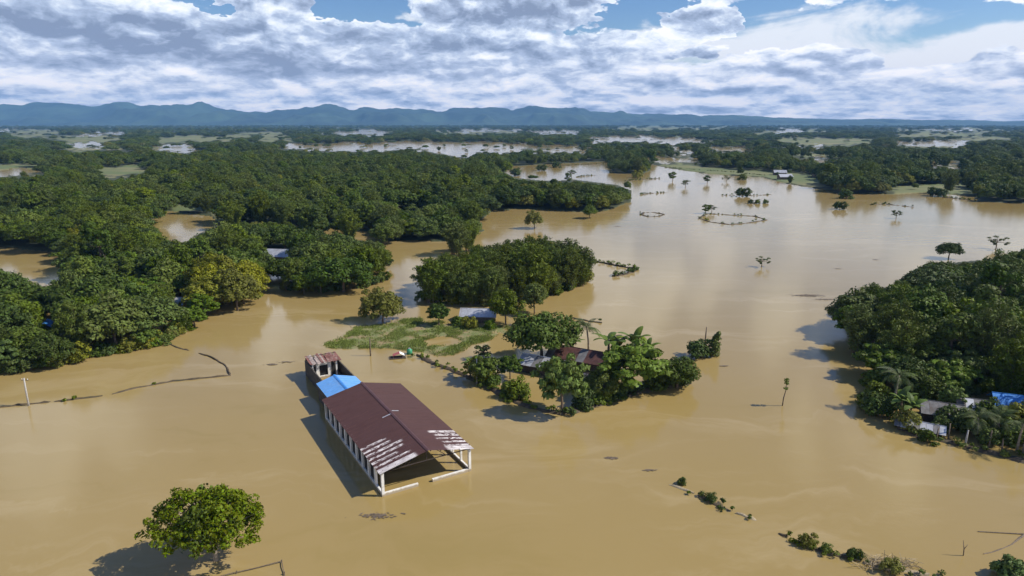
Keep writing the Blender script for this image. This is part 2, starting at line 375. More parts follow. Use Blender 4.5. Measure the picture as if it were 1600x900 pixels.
WATERS = [MAIN,
          [(-300, 380), (0, 386), (105, 396), (102, 432), (66, 452), (30, 441), (0, 430), (-300, 425)],
          [(240, 335), (265, 330), (330, 338), (345, 352), (312, 366), (285, 386), (262, 378), (240, 352)],
          [(440, 226), (620, 222), (700, 221), (830, 224), (830, 237), (745, 240), (720, 250), (702, 241), (640, 233), (560, 236), (440, 233)],
          [(111, 225), (150, 224), (152, 232), (115, 233)], [(225, 229), (305, 225), (300, 236), (285, 241), (255, 236)],
          [(-300, 268), (0, 266), (66, 262), (64, 273), (0, 276), (-300, 284)],
          [(925, 214), (1018, 212), (1018, 221), (930, 223)], [(1018, 216), (1100, 216), (1098, 223), (1020, 224)],
          [(850, 228), (912, 227), (908, 237), (852, 238)], [(1017, 246), (1092, 245), (1090, 254), (1020, 255)], [(1060, 229), (1078, 228), (1078, 242), (1064, 244)],
          [(1262, 225), (1286, 224), (1288, 231), (1264, 231)], [(1400, 221), (1506, 220), (1504, 228), (1402, 229)],
          [(1450, 252), (1476, 250), (1510, 259), (1506, 265), (1476, 258), (1454, 265)], [(1270, 246), (1288, 245), (1288, 255), (1272, 255)],
          [(462, 350), (520, 354), (590, 364), (606, 374), (602, 384), (540, 371), (466, 361)], [(402, 428), (430, 422), (447, 456), (412, 458)], [(624, 398), (648, 392), (650, 440), (640, 470), (622, 440)],  # first outline: added channel, no water there, opened for dark shade behind the hamlet
          [(560, 209), (600, 208), (600, 211), (560, 212)], [(840, 205), (905, 204), (905, 208), (845, 209)]]
FIELDS = [[(100, 214), (176, 213), (176, 222), (104, 224)], [(248, 214), (356, 213), (356, 221), (250, 222)], [(-300, 256), (0, 256), (56, 257), (60, 263), (0, 266), (-300, 267)],
          [(148, 262), (225, 259), (222, 270), (170, 279), (150, 275)], [(1232, 217), (1356, 216), (1354, 225), (1236, 227)],
          [(1195, 272), (1275, 275), (1290, 294), (1230, 288)], [(1395, 290), (1520, 288), (1524, 304), (1440, 302), (1400, 304)],
          [(270, 322), (330, 316), (330, 330), (268, 331)], [(606, 313), (640, 314), (676, 318), (660, 325), (616, 322)], [(330, 331), (400, 329), (466, 334), (462, 345), (400, 343), (336, 346)], [(1040, 256), (1110, 262), (1200, 268), (1275, 275), (1290, 294), (1230, 287), (1190, 277), (1100, 271), (1040, 262)], [(690, 206), (800, 205), (800, 208), (690, 209)], [(20, 205), (90, 205), (88, 208), (24, 209)],
          [(1180, 205), (1290, 204), (1290, 207), (1180, 208)]]
_r = random.Random(31)
for _i in range(32):                              # scattered strips of floodwater and paddy across the far plain
    _y = 201 + 60 * _r.random() ** 2.0; _x = _r.uniform(-250, 1850); _w = _r.uniform(30, 110); _h = _r.uniform(1.2, 2.2) + (_y - 200) * .05
    if (_x < 800 and _y > 236) or (800 < _x < 1290 and _y > 244) or (_x > 1290 and _y > 268): continue
    _P = [(_x - _w, _y + _r.uniform(-1, 1)), (_x - _w * .3, _y - _h * _r.uniform(.6, 1.2)), (_x + _w * .5, _y - _h * _r.uniform(.5, 1)), (_x + _w, _y), (_x + _w * .4, _y + _h * _r.uniform(.5, 1)), (_x - _w * .5, _y + _h)]
    (WATERS if _r.random() < .55 else FIELDS).append(_P)
CLUMPS = {'grove': [(650, 432), (664, 412), (700, 399), (745, 389), (800, 378), (870, 378), (916, 388), (932, 415), (925, 442), (860, 466), (790, 478), (700, 478), (660, 472), (648, 440)],
          'far_islet': [(948, 250), (985, 244), (1015, 250), (1018, 266), (1005, 272), (960, 271), (950, 262)]}
def ragged(px, py):
    px = np.asarray(px, float); py = np.asarray(py, float); k = np.clip((330 - py) / 90, 0, 1)
    return px + (fbm(px / 11 + 40, py / 2.2 + 90, 6) - .5) * 70 * k, py + (fbm(px / 9 + 10, py / 2.6 + 70, 7) - .5) * 13 * k
# rasterised once: open (water or field) / water / field
OX0, OX1, OY0, OY1, DX, DY = -700.0, 2300.0, 190.0, 780.0, 1.5, .5
_gx, _gy = np.meshgrid(np.arange(OX0, OX1, DX), np.arange(OY0, OY1, DY)); _qx, _qy = ragged(_gx, _gy)
def paint(mask, P_, X, Y, pad):
    x0, x1 = min(p[0] for p in P_) - pad, max(p[0] for p in P_) + pad; y0, y1 = min(p[1] for p in P_) - pad * .3, max(p[1] for p in P_) + pad * .3
    i0, i1 = max(0, int((y0 - OY0) / DY)), max(0, int((y1 - OY0) / DY) + 1); j0, j1 = max(0, int((x0 - OX0) / DX)), max(0, int((x1 - OX0) / DX) + 1)
    mask[i0:i1, j0:j1] |= inpoly(P_, X[i0:i1, j0:j1], Y[i0:i1, j0:j1])
M_WAT = np.zeros(_gx.shape, bool); M_FLD = np.zeros(_gx.shape, bool); M_CLU = np.zeros(_gx.shape, bool); M_MAIN = np.zeros(_gx.shape, bool)
paint(M_MAIN, MAIN, _gx, _gy, 2)
for P_ in WATERS[1:]: paint(M_WAT, P_, _qx, _qy, 45)
for P_ in FIELDS: paint(M_FLD, P_, _qx, _qy, 45)
for P_ in CLUMPS.values(): paint(M_CLU, P_, _gx, _gy, 2)
M_WAT |= M_MAIN; M_OPEN = (M_WAT | M_FLD) & ~M_CLU
def look(mask, px, py):
    px = np.asarray(px, float); py = np.asarray(py, float)
    j = np.clip(((px - OX0) / DX + .5).astype(int), 0, mask.shape[1] - 1); i = np.clip(((py - OY0) / DY + .5).astype(int), 0, mask.shape[0] - 1)
    return mask[i, j]
def open_area(px, py): return look(M_OPEN, px, py)

# ------------------------------------------------------------------ the setting
# flood water: one sheet to the mountains
me = np_mesh('flood_water', [(-12500, -380, 0), (12500, -380, 0), (12500, 10800, 0), (-12500, 10800, 0)], [(0, 1, 2, 3)], M['water'])
tag(obj('flood_water', me), kind='structure')
# ground sheet: above the flood under the woods and fields, below it elsewhere
NA, NR = 640, 520
az = np.linspace(math.radians(-58), math.radians(58), NA); rr = 75 * (9000 / 75) ** np.linspace(0, 1, NR)
A_, R_ = np.meshgrid(az, rr); X = R_ * np.sin(A_); Y = R_ * np.cos(A_)
px, py = proj(X, Y, np.zeros_like(X))
jx = (fbm(X / 14, Y / 14, 3) - .5) * 3; jy = (fbm(X / 14, Y / 14, 9) - .5) * 2
wat = look(M_WAT, px + jx * (R_ < 600), py + jy * (R_ < 600)) & ~look(M_CLU, px, py); fld = look(M_FLD, px, py)
wat |= (R_ < 226)                                  # nearest woods stand in the flood itself
hz_ = fbm(X / 40, Y / 40, 21)
Z = np.where(wat, -1.2, .22 + .3 * hz_)
far = np.clip((R_ - 3500) / 9000, 0, 1); Z = Z + np.where(wat, 0, far * 6)
idx = np.arange(NA * NR).reshape(NR, NA)
Q = np.stack([idx[:-1, :-1], idx[:-1, 1:], idx[1:, 1:], idx[1:, :-1]], -1).reshape(-1, 4)
me = np_mesh('plain_ground', np.stack([X, Y, Z], -1).reshape(-1, 3), Q, M['ground'], True)
atr = me.attributes.new('field', 'FLOAT', 'POINT')
ff = np.where(fld, 1.0, np.clip((fbm(X / 500, Y / 160, 77) - .62) * 8, 0, .8) * (R_ > 1200))
atr.data.foreach_set('value', ff.astype(np.float32).ravel())
tag(obj('ground', me), kind='structure')
# mountains on the horizon, real relief 12 to 16 km away
RID = [(-400, 172), (-200, 168), (0, 164), (60, 160), (110, 162), (150, 164), (190, 160), (240, 156), (300, 159), (350, 160), (385, 168), (440, 164), (475, 168), (520, 161), (555, 166), (590, 169), (640, 165), (700, 169), (760, 167), (820, 165), (900, 168),
       (960, 172), (1020, 176), (1100, 179), (1190, 180), (1240, 184), (1310, 186), (1380, 181), (1430, 186), (1500, 187), (1600, 187), (2000, 188)]
MX, MY = 620, 60
xs = np.linspace(-14500, 14500, MX) * .62; ys = np.linspace(11800, 16800, MY) * .62
X, Y = np.meshgrid(xs, ys); pxm, _ = proj(X, Y, np.full_like(X, 40.0))
top = np.interp(pxm, [a for a, b in RID], [b for a, b in RID])
el = np.arctan2(450 - top, F) - PITCH
X, Y = X / .62, Y / .62; hmax = (40 + .62 * 15200 * np.tan(el)) / .62
prof = np.exp(-((Y - 15200) / 1250) ** 2)
foot = np.exp(-((Y - 13300) / 800) ** 2) * .42 * (0.35 + 1.1 * fbm(X / 2600, Y / 1500, 5))
rid = 1 - np.abs(fbm(X / 900, Y / 1500, 31, 5) - .5) * 2.6
Zm = hmax * (prof * (.50 + .55 * rid) + 1.25 * foot * rid * rid) - 12 + 14 * (fbm(X / 250, Y / 250, 12) - .5)
idx = np.arange(MX * MY).reshape(MY, MX)
Q = np.stack([idx[:-1, :-1], idx[:-1, 1:], idx[1:, 1:], idx[1:, :-1]], -1).reshape(-1, 4)
tag(obj('mountains', np_mesh('mountains', np.stack([X, Y, Zm], -1).reshape(-1, 3) * .62, Q, M['mountain'], True)), kind='structure')

# ------------------------------------------------------------------ plants: generators of shared meshes
def leaves(centres, radii, n, size, seed, zsq=.8, up=.30, jit=.36, inner=.25, aspect=.5, droop=0.0):
    """n leaf faces round every clump centre"""
    g = np.random.default_rng(seed); C_ = np.repeat(np.asarray(centres, float), n, 0); R = np.repeat(np.asarray(radii, float), n)
    k = len(C_); d = g.normal(size=(k, 3)); d[:, 2] = np.abs(d[:, 2]) * .9 - .28 * g.random(k) * 2
    d /= np.linalg.norm(d, axis=1)[:, None]
    rad = np.where(g.random(k) < inner, g.random(k) ** .5 * .8, .8 + .28 * g.random(k)) * R
    p = C_ + d * rad[:, None] * np.array([1, 1, zsq])
    nn = d + np.array([0, 0, up]) + g.normal(size=(k, 3)) * jit; nn /= np.linalg.norm(nn, axis=1)[:, None]
    t_ = np.cross(nn, g.normal(size=(k, 3))); t_ /= np.linalg.norm(t_, axis=1)[:, None]
    if droop: t_[:, 2] -= droop; t_ /= np.linalg.norm(t_, axis=1)[:, None]
    s_ = np.cross(nn, t_); a = (size * (.55 + .9 * g.random(k)))[:, None]; w = a * aspect * (.8 + .5 * g.random(k))[:, None]
    V = np.stack([p + t_ * a, p + s_ * w - t_ * a * .15, p - t_ * a + nn * a * .15, p - s_ * w - t_ * a * .15], 1)
    return V.reshape(-1, 3)
def quads(V): return np.arange(len(V)).reshape(-1, 4)
def dome(n, R, rz, zc, seed, lobes=.3, flat=0.0, r0=.24, r1=.34, lop=(0, 0)):
    g = np.random.default_rng(seed); C_ = []; r_ = []
    ph = g.random(6) * 6.28
    for i in range(n):
        z = 1 - (i + .5) / n * (1.55 - flat); a = i * 2.39996 + g.normal() * .25
        q = math.sqrt(max(0, 1 - z * z)); fr = (1 - lobes * g.random()) * (1 + .16 * math.sin(2 * a + ph[0]) + .12 * math.sin(3 * a + ph[1]) + .1 * math.sin(5 * z + ph[2]))
        if g.random() < .18: fr *= .6
        C_.append((R * q * math.cos(a) * fr + lop[0] * z, R * q * math.sin(a) * fr + lop[1] * z, zc + rz * z * fr)); r_.append(R * g.uniform(r0, r1))
    return C_, r_
def trunk_mesh(name, h, r, targets, seed, mat, base=-1.2, lean=(0, 0), stems=1):
    g = random.Random(seed); mb = MB()
    for s in range(stems):
        ox, oy = (0, 0) if stems == 1 else (g.uniform(-.5, .5), g.uniform(-.5, .5))
        pts = [(ox, oy, base), (ox + lean[0] * .3, oy + lean[1] * .3, h * .35), (ox + lean[0] * .6 + g.uniform(-.2, .2), oy + lean[1] * .6 + g.uniform(-.2, .2), h * .7), (lean[0], lean[1], h)]
        mb.tube(pts, [r * 1.35, r, r * .8, r * .5], 7)
    top = Vector((lean[0] * .6, lean[1] * .6, h * .68))
    for tg in targets:
        tg = Vector(tg); mid = top.lerp(tg, .5) + Vector((g.uniform(-.3, .3), g.uniform(-.3, .3), g.uniform(.1, .5)))
        mb.tube([top, mid, tg], [r * .5, r * .3, r * .1], 5, False)
    return mb.mesh(name, mat, True)

PROTO = {}
def proto(key, crown_V, mat, trunk, h, R): PROTO[key] = dict(crown=np_mesh(key + '_crown', crown_V, quads(crown_V), M[mat]), trunk=trunk, h=h, R=R)
for k, (R, rz, zc, n, nl, ls, mat, lop, zs) in {
        'broad_a': (4.6, 3.7, 4.9, 74, 96, .30, 'leaf', (.3, .2), .8), 'broad_b': (4.1, 4.2, 5.3, 70, 96, .28, 'leaf', (-.5, .3), .85),
        'broad_c': (5.2, 3.4, 4.7, 84, 92, .32, 'leaf_dark', (.4, -.6), .72), 'broad_d': (3.6, 4.4, 5.4, 62, 92, .27, 'leaf', (.2, .6), .9),
        'round': (3.4, 3.0, 3.9, 58, 100, .25, 'leaf_olive', (0, 0), .85), 'wide': (5.8, 2.5, 6.2, 80, 90, .31, 'leaf_dark', (.5, .3), .6),
        'fresh': (3.5, 3.4, 4.2, 64, 58, .34, 'leaf_bright', (.3, 0), .6)}.items():
    sd = sum(map(ord, k)); C_, r_ = dome(n, R, rz, zc, sd, lop=lop, **(dict(r0=.15, r1=.25, lobes=.42) if k == 'fresh' else {}))
    g = random.Random(sd); tg = [C_[i] for i in range(4, n, 8)]
    proto(k, leaves(C_, r_, nl, ls, sd, zs), mat, trunk_mesh(k + '_trunk', zc * .9, R * .055, tg, sd, M['bark']), zc + rz + R * .2, R * 1.12)
# ragged tall tree
g = np.random.default_rng(77); C_ = []; r_ = []
for i in range(60):
    z = g.uniform(1.5, 11.5); q = (1.6 + 2.4 * math.sin(min(1, z / 9) * 2.6)) * g.uniform(.3, 1); a = g.uniform(0, 6.28)
    C_.append((q * math.cos(a), q * math.sin(a), z)); r_.append(g.uniform(.7, 1.25))
proto('tall', leaves(C_, r_, 95, .27, 78, .8), 'leaf', trunk_mesh('tall_trunk', 10, .22, [C_[i] for i in range(0, 60, 7)], 3, M['bark']), 12.4, 3.9)
g = np.random.default_rng(79); C_ = []; r_ = []
for i in range(30):
    z = .2 + 4.2 * (i / 29); q = 1.0 * (1 - i / 34) * g.uniform(.2, 1); a = g.uniform(0, 6.28); C_.append((q * math.cos(a) + .22 * z, q * math.sin(a), z)); r_.append(.30 + .42 * (1 - i / 30))
proto('spire', leaves(C_, r_, 60, .2, 80, .9), 'leaf', trunk_mesh('spire_trunk', 3.6, .08, [], 3, M['bark'], lean=(.8, 0)), 4.6, 1.6)
# bamboo clumps: arching plumes
def bamboo(key, seed, H, R, ns, nl):
    g = np.random.default_rng(seed); C_ = []; r_ = []; mb = MB()
    for i in range(ns):
        a = i * 2.39996 + g.normal() * .2; q = R * math.sqrt((i + .5) / ns) * g.uniform(.75, 1.1); hh = H * (1 - .42 * (q / R) ** 2) * g.uniform(.82, 1.08)
        b0 = np.array([.28 * q * math.cos(a), .28 * q * math.sin(a), -1]); tip = np.array([q * math.cos(a), q * math.sin(a), hh])
        mid = np.array([.42 * q * math.cos(a), .42 * q * math.sin(a), hh * .72])
        if i % 3 == 0: mb.tube([b0, mid, tip], [.09, .07, .02], 4, False)
        for s in np.linspace(.22, 1.08, 11):
            p = (1 - s) ** 2 * b0 + 2 * s * (1 - s) * mid + s * s * tip
            if s > 1: p[2] -= (s - 1) * 5
            if p[2] < .3: continue
            C_.append(p); r_.append(.62 * (1.15 - .5 * abs(s - .55)) * g.uniform(.8, 1.3))
    proto(key, leaves(C_, r_, nl, .30, seed, 1.0, .15, .55, .4, .30, .5), 'leaf_bamboo', mb.mesh(key + '_culms', M['bark'], True), H * 1.06, R * 1.1)
bamboo('bamboo_a', 41, 11.5, 4.6, 62, 12); bamboo('bamboo_b', 42, 10.0, 4.0, 52, 12)
# shrubs
for k, R, mat, sd in (('shrub_a', 1.5, 'leaf', 61), ('shrub_b', 1.9, 'leaf_olive', 62), ('shrub_c', 1.3, 'leaf_bright', 63), ('shrub_d', 1.7, 'leaf_dark', 64)):
    C_, r_ = dome(26, R, R * .95, R * .55, sd, .4, 0, .26, .42)
    tr = trunk_mesh(k + '_stems', R * .7, .05, C_[2:26:3], sd, M['bark'], -.8, stems=3)
    proto(k, leaves(C_, r_, 60, .20, sd, .85), mat, tr, R * 1.75, R * 1.2)
# half-drowned sparse tree
def sparse(key, seed, h, R, n, mat='leaf_dark'):
    g = np.random.default_rng(seed); C_ = []; r_ = []
    for i in range(n):
        a = g.uniform(0, 6.28); q = R * g.uniform(.35, 1); C_.append((q * math.cos(a), q * math.sin(a), h * g.uniform(.38, 1))); r_.append(g.uniform(.45, .9))
    proto(key, leaves(C_, r_, 46, .24, seed, .6), mat, trunk_mesh(key + '_trunk', h * .8, .16, C_, seed, M['bark']), h, R)
sparse('sparse_a', 91, 4.0, 2.4, 16); sparse('sparse_b', 92, 4.2, 3.0, 13); sparse('sparse_c', 93, 3.9, 2.1, 20)

FIRST = {}
KIND_NAME = {'bamboo': ('bamboo_clump', 'bamboo'), 'shrub': ('shrub', 'shrub'), 'sparse': ('sparse_tree', 'tree')}
def plant(key, loc, s=1.0, rz=None, label=None, group=None, sz=None, name=None, crown_mat=None):
    nm, cat = KIND_NAME.get(key.split('_')[0], ('broadleaf_tree', 'tree'))
    p = PROTO[key]
    o = empty(name or nm, loc, random.uniform(0, 6.28) if rz is None else rz, (s, s, sz if sz else s))
    tag(o, label, cat, group)
    tr = obj('stem' if 'shrub' in key else ('culms' if 'bamboo' in key else 'trunk'), p['trunk'], o)
    cr_ = obj('crown', p['crown'], o)
    FIRST.setdefault(key, cr_)
    return o

# --- scatter trees over everything that is not open water or field
BROAD = ['broad_a', 'broad_b', 'broad_c', 'broad_d', 'round', 'wide', 'tall', 'fresh', 'bamboo_a', 'bamboo_b']
def fits(x, y, h, R):
    xs_ = np.array([x, x, x, x - R * .8, x + R * .8, x - R * .6, x + R * .6]); zs_ = np.array([0, h * .55, h * .97, h * .5, h * .5, h * .8, h * .8])
    return ~open_area(*proj(xs_, np.full(7, y), zs_)).any()
KEEP = []                                        # discs kept free for houses (x, y, r)
HOUSES = {}
def keep(px_, py_, r): g_ = gp(px_, py_); KEEP.append((g_.x, g_.y, r)); return g_
def blocked(x, y, r):
    return any((x - a) ** 2 + (y - b) ** 2 < (c + r) ** 2 for a, b, c in KEEP)
keep(283, 478, 2.6); keep(440, 402, 3.5); keep(1470, 664, 6.5); keep(1570, 655, 4.5); keep(505, 448, 1.5)
def rect(x0, y0, x1, y1): return [(x0, y0), (x1, y0), (x1, y1), (x0, y1)]
SHOWN = [rect(268, 461, 297, 478), rect(410, 386, 458, 404), rect(62, 494, 86, 518), rect(1380, 596, 1396, 640),
         [(1400, 640), (1440, 626), (1540, 612), (1600, 618), (1600, 724), (1500, 697), (1410, 678)]]
GX, GZ = np.meshgrid(np.array([-.75, -.4, 0, .4, .75]), np.array([.15, .35, .55, .75, .95])); GX, GZ = GX.ravel(), GZ.ravel()
def free(x, y, h, R):
    if not fits(x, y, h, R): return False
    a, b_ = proj(x + GX * R, np.full(25, y), GZ * h)
    return not any(inpoly(P_, a, b_).any() for P_ in SHOWN)
ZONES = {   # zone: (label, group, mix)
    'left': ('leafy tree in the flooded wood at the left edge, nearest shore', 'trees of the near left wood', ['broad_a', 'broad_b', 'broad_a', 'broad_d', 'fresh', 'fresh', 'tall', 'broad_c', 'bamboo_b']),
    'hamlet': ('dark tree in the clump around the white roof left of centre', 'trees of the clump behind the left wood', ['broad_c', 'broad_a', 'bamboo_b', 'broad_d', 'broad_c']),
    'grove': ('tall bamboo in the dense grove on the central islet', 'plants of the central grove', ['bamboo_a', 'bamboo_b', 'bamboo_a', 'broad_b']),
    'right': ('leafy tree in the flooded wood at the right edge', 'trees of the right wood', ['broad_a', 'bamboo_b', 'broad_b', 'bamboo_a', 'wide', 'broad_a', 'bamboo_a', 'tall', 'fresh']),
    'middle': ('tree in the dark belt of woodland beyond the left inlet', 'trees of the middle belt', ['broad_c', 'bamboo_a', 'broad_b', 'broad_a', 'bamboo_b', 'wide'])}
def zone(px_, py_):
    if px_ > 1200: return 'right'
    if inpoly(CLUMPS['grove'], [px_], [py_])[0]: return 'grove'
    if px_ < 420 and py_ > 432: return 'left'
    if 380 < px_ < 640 and py_ > 396: return 'hamlet'
    return 'middle'
NEAR = 222.0
DESC = {'broad_a': 'rounded green tree', 'broad_b': 'high domed green tree', 'broad_c': 'broad dark tree', 'broad_d': 'narrow domed tree', 'round': 'olive rounded tree', 'wide': 'flat topped dark tree',
        'tall': 'ragged tall tree', 'fresh': 'bright green tree', 'bamboo_a': 'tall feathery bamboo clump', 'bamboo_b': 'lower feathery bamboo clump'}
PLACE = {'left': 'of the wood on the left edge', 'hamlet': 'of the white roof clump', 'grove': 'of the central grove', 'right': 'of the wood on the right edge', 'middle': 'of the belt behind the inlet'}
SPAN = {'left': (0, 400, 480, 580), 'hamlet': (400, 625, 400, 458), 'grove': (650, 930, 425, 478), 'right': (1310, 1600, 430, 640), 'middle': (0, 757, 330, 400)}
count = {}; TREES = []
cells = []
for iy, y in enumerate(np.arange(74, 224, 2.3)):
    for x in np.arange(-190, 160, 2.6): cells.append((x + RNG.uniform(-1.2, 1.2), y + RNG.uniform(-1.1, 1.1)))
RNG.shuffle(cells)
ZR = random.Random(8)
cells = np.array(cells); ca_, cb_ = proj(cells[:, 0], cells[:, 1], 0 * cells[:, 0])
okc = ~open_area(ca_, cb_) & (ca_ > -60) & (ca_ < 1740) & (np.hypot(cells[:, 0], cells[:, 1]) < NEAR)
for q in (1.0, .62):                              # large crowns first, then small ones in what is left
    for (x, y), a, b_ in zip(cells[okc], ca_[okc], cb_[okc]):
        z = zone(a, b_); key = ZR.choice(ZONES[z][2]); s0 = ZR.uniform(.85, 1.2) * q
        if z == 'left' and 320 < a < 405 and b_ > 452: key = 'round'; s0 = ZR.uniform(1.1, 1.35) * q
        if z == 'grove' and 'bamboo' not in key: key = 'bamboo_b'
        p = PROTO[key]; zr = ZR.uniform(.72, 1.1)
        if TREES:
            T_ = np.array(TREES)
            if (np.hypot(T_[:, 0] - x, T_[:, 1] - y) < .56 * (T_[:, 2] + p['R'] * s0)).any(): continue
        if blocked(x, y, 1.0): continue
        for s in (s0, s0 * .75):
            if free(x, y, p['h'] * s * zr * ZR.uniform(.80, 1.06), p['R'] * s * ZR.uniform(.6, 1.0)):
                x0, x1, y0, y1 = SPAN[z]; u = (a - x0) / (x1 - x0); v = (b_ - y0) / (y1 - y0)
                lab = ('large ' if s > 1.02 else 'small ' if s < .66 else '') + DESC[key] + (' at the front ' if v > .66 else ' amid ' if v > .3 else ' at the rear ') + ('left ' if u < .33 else 'middle ' if u < .66 else 'right ') + PLACE[z]
                plant(key, (x, y, 0), s, label=lab, group=ZONES[z][1], sz=s * zr)
                TREES.append((x, y, p['R'] * s)); count[z] = count.get(z, 0) + 1; break
# low growth along the wet edges of the near woods
def edge(pts, n, lab, grp, keys=('shrub_a', 'shrub_b', 'shrub_d', 'shrub_a')):
    L_ = [gp(*p) for p in pts]; seg = [(L_[i + 1] - L_[i]).length for i in range(len(L_) - 1)]; tot = sum(seg)
    for i in range(n):
        d = (i + ZR.uniform(.1, .9)) / n * tot; k = 0
        while k < len(seg) - 1 and d > seg[k]: d -= seg[k]; k += 1
        q = L_[k].lerp(L_[k + 1], min(1, d / seg[k])); 
        plant(ZR.choice(keys), (q.x + ZR.uniform(-.5, .5), q.y + ZR.uniform(.2, 1.8), 0), ZR.uniform(.6, 1.25), label=lab + (', left part' if i < n / 3 else ', middle part' if i < 2 * n / 3 else ', right part'), group=grp)
edge([(-30, 585), (75, 577), (150, 558), (240, 543), (290, 518)], 30, 'low shrub standing in floodwater at the foot of the left wood', 'shrubs along the left wood', ('shrub_a', 'shrub_d', 'shrub_a', 'shrub_c', 'shrub_b'))
edge([(430, 452), (500, 458), (560, 452), (610, 436)], 12, 'low shrub at the water edge of the clump left of centre', 'shrubs along the left centre clump')
edge([(652, 468), (700, 476), (790, 476), (860, 464), (925, 440)], 14, 'low shrub along the foot of the central bamboo grove', 'shrubs along the central grove')
edge([(1372, 600), (1368, 648), (1400, 662)], 9, 'low shrub at the left tip of the right hand wood', 'shrubs along the right wood')
edge([(1420, 640), (1480, 628), (1540, 618), (1600, 615)], 12, 'leafy shrub behind the flooded shacks at the right edge', 'shrubs behind the right shacks', ('shrub_c', 'shrub_a', 'shrub_c'))

# --- everything farther off: one mass of woodland, geometry nodes over crowns that stand in the scene
pts = []; scl = []; rot = []; ki = []
for k in BROAD:
    if k not in FIRST:
        plant(k, gp(40, 300), 1.0, label=ZONES['middle'][0], group=ZONES['middle'][1])
g = np.random.default_rng(3); r = NEAR
while r < 7600:
    st = max(5.2, r * .0135); wgt = 1.0 if r < 650 else min(2.6, r / 650)
    n = int(2 * math.radians(44) * r / (st * 1.05))
    aa = np.linspace(-math.radians(44), math.radians(44), n) + g.uniform(-.5, .5, n) * st / r
    rad = r + g.uniform(-.5, .5, n) * st; X = rad * np.sin(aa); Y = rad * np.cos(aa)
    kk = g.integers(0, len(BROAD), n); s = g.uniform(.72, 1.18, n); H_ = np.array([PROTO[k]['h'] for k in BROAD])[kk]; RR = np.array([PROTO[k]['R'] for k in BROAD])[kk]
    patch = fbm(X / 90, Y / 90, 55); s *= .72 + .6 * patch
    # open gaps in the far plain
    gap = (fbm(X / 420, Y / 170, 15) > .66) & (r > 700)
    strag = (g.random(n) < .03) & ~look(M_MAIN, *proj(X, Y, 0 * X)) & (r > 320)
    done = np.zeros(n, bool)
    for f_ in (1.0, .75, .55, .4):
        ss = s * f_; bad = np.zeros(n, bool)
        for dx, dz in ((0, 0), (0, .55), (0, .97), (-.8, .5), (.8, .5), (-.6, .8), (.6, .8)):
            a, b_ = proj(X + dx * RR * ss * (wgt if r > 650 else 1), Y, dz * H_ * ss); bad |= open_area(a, b_)
        ok = (~bad | (strag & (f_ < .6))) & ~done & ~gap; done |= ok
        for i in np.nonzero(ok)[0]:
            pts.append((X[i], Y[i], .15 if r < 3500 else .15 + min(1, (r - 3500) / 9000) * 6)); q = ss[i]; scl.append((q * wgt, q * wgt, q * g.uniform(.72, 1.0) * (1.0 if r < 2500 else 1.2))); rot.append(g.uniform(0, 6.28)); ki.append(kk[i])
    r += st * .92
print('near trees', count, 'far', len(pts))
cc = bpy.data.collections.new('crown_kinds')
for i, k in enumerate(BROAD):
    cc.objects.link(FIRST[k])
# Collection Info lists children by name: map the kinds onto that order
order = sorted(range(len(BROAD)), key=lambda i: FIRST[BROAD[i]].name)
pos = {b_: i for i, b_ in enumerate(order)}
me = bpy.data.meshes.new('distant_woodland'); me.from_pydata(pts, [], [])
a = me.attributes.new('scl', 'FLOAT_VECTOR', 'POINT'); a.data.foreach_set('vector', np.array(scl, np.float32).ravel())
a = me.attributes.new('rot', 'FLOAT', 'POINT'); a.data.foreach_set('value', np.array(rot, np.float32))
a = me.attributes.new('kind_index', 'INT', 'POINT'); a.data.foreach_set('value', np.array([pos[i] for i in ki], np.int32))
dw = tag(obj('distant_woodland', me), 'mass of dark green woodland stretching over the flooded plain to the horizon', 'woodland', kind='stuff')
ng = bpy.data.node_groups.new('woodland', 'GeometryNodeTree')
ng.interface.new_socket('Geometry', in_out='INPUT', socket_type='NodeSocketGeometry'); ng.interface.new_socket('Geometry', in_out='OUTPUT', socket_type='NodeSocketGeometry')
N = ng.nodes; gi = N.new('NodeGroupInput'); go = N.new('NodeGroupOutput'); ip = N.new('GeometryNodeInstanceOnPoints'); ci = N.new('GeometryNodeCollectionInfo')
ci.inputs[0].default_value = cc; ci.inputs[1].default_value = True; ci.inputs[2].default_value = True
def attr(nm, typ):
    n = N.new('GeometryNodeInputNamedAttribute'); n.data_type = typ; n.inputs[0].default_value = nm; return n.outputs[0]
cx = N.new('ShaderNodeCombineXYZ'); ng.links.new(attr('rot', 'FLOAT'), cx.inputs[2])
ip.inputs['Pick Instance'].default_value = True
for a, b_ in ((gi.outputs[0], ip.inputs['Points']), (ci.outputs[0], ip.inputs['Instance']), (attr('kind_index', 'INT'), ip.inputs['Instance Index']), (cx.outputs[0], ip.inputs['Rotation']), (attr('scl', 'FLOAT_VECTOR'), ip.inputs['Scale']), (ip.outputs[0], go.inputs[0])):
    ng.links.new(a, b_)
md = dw.modifiers.new('woodland', 'NODES'); md.node_group = ng

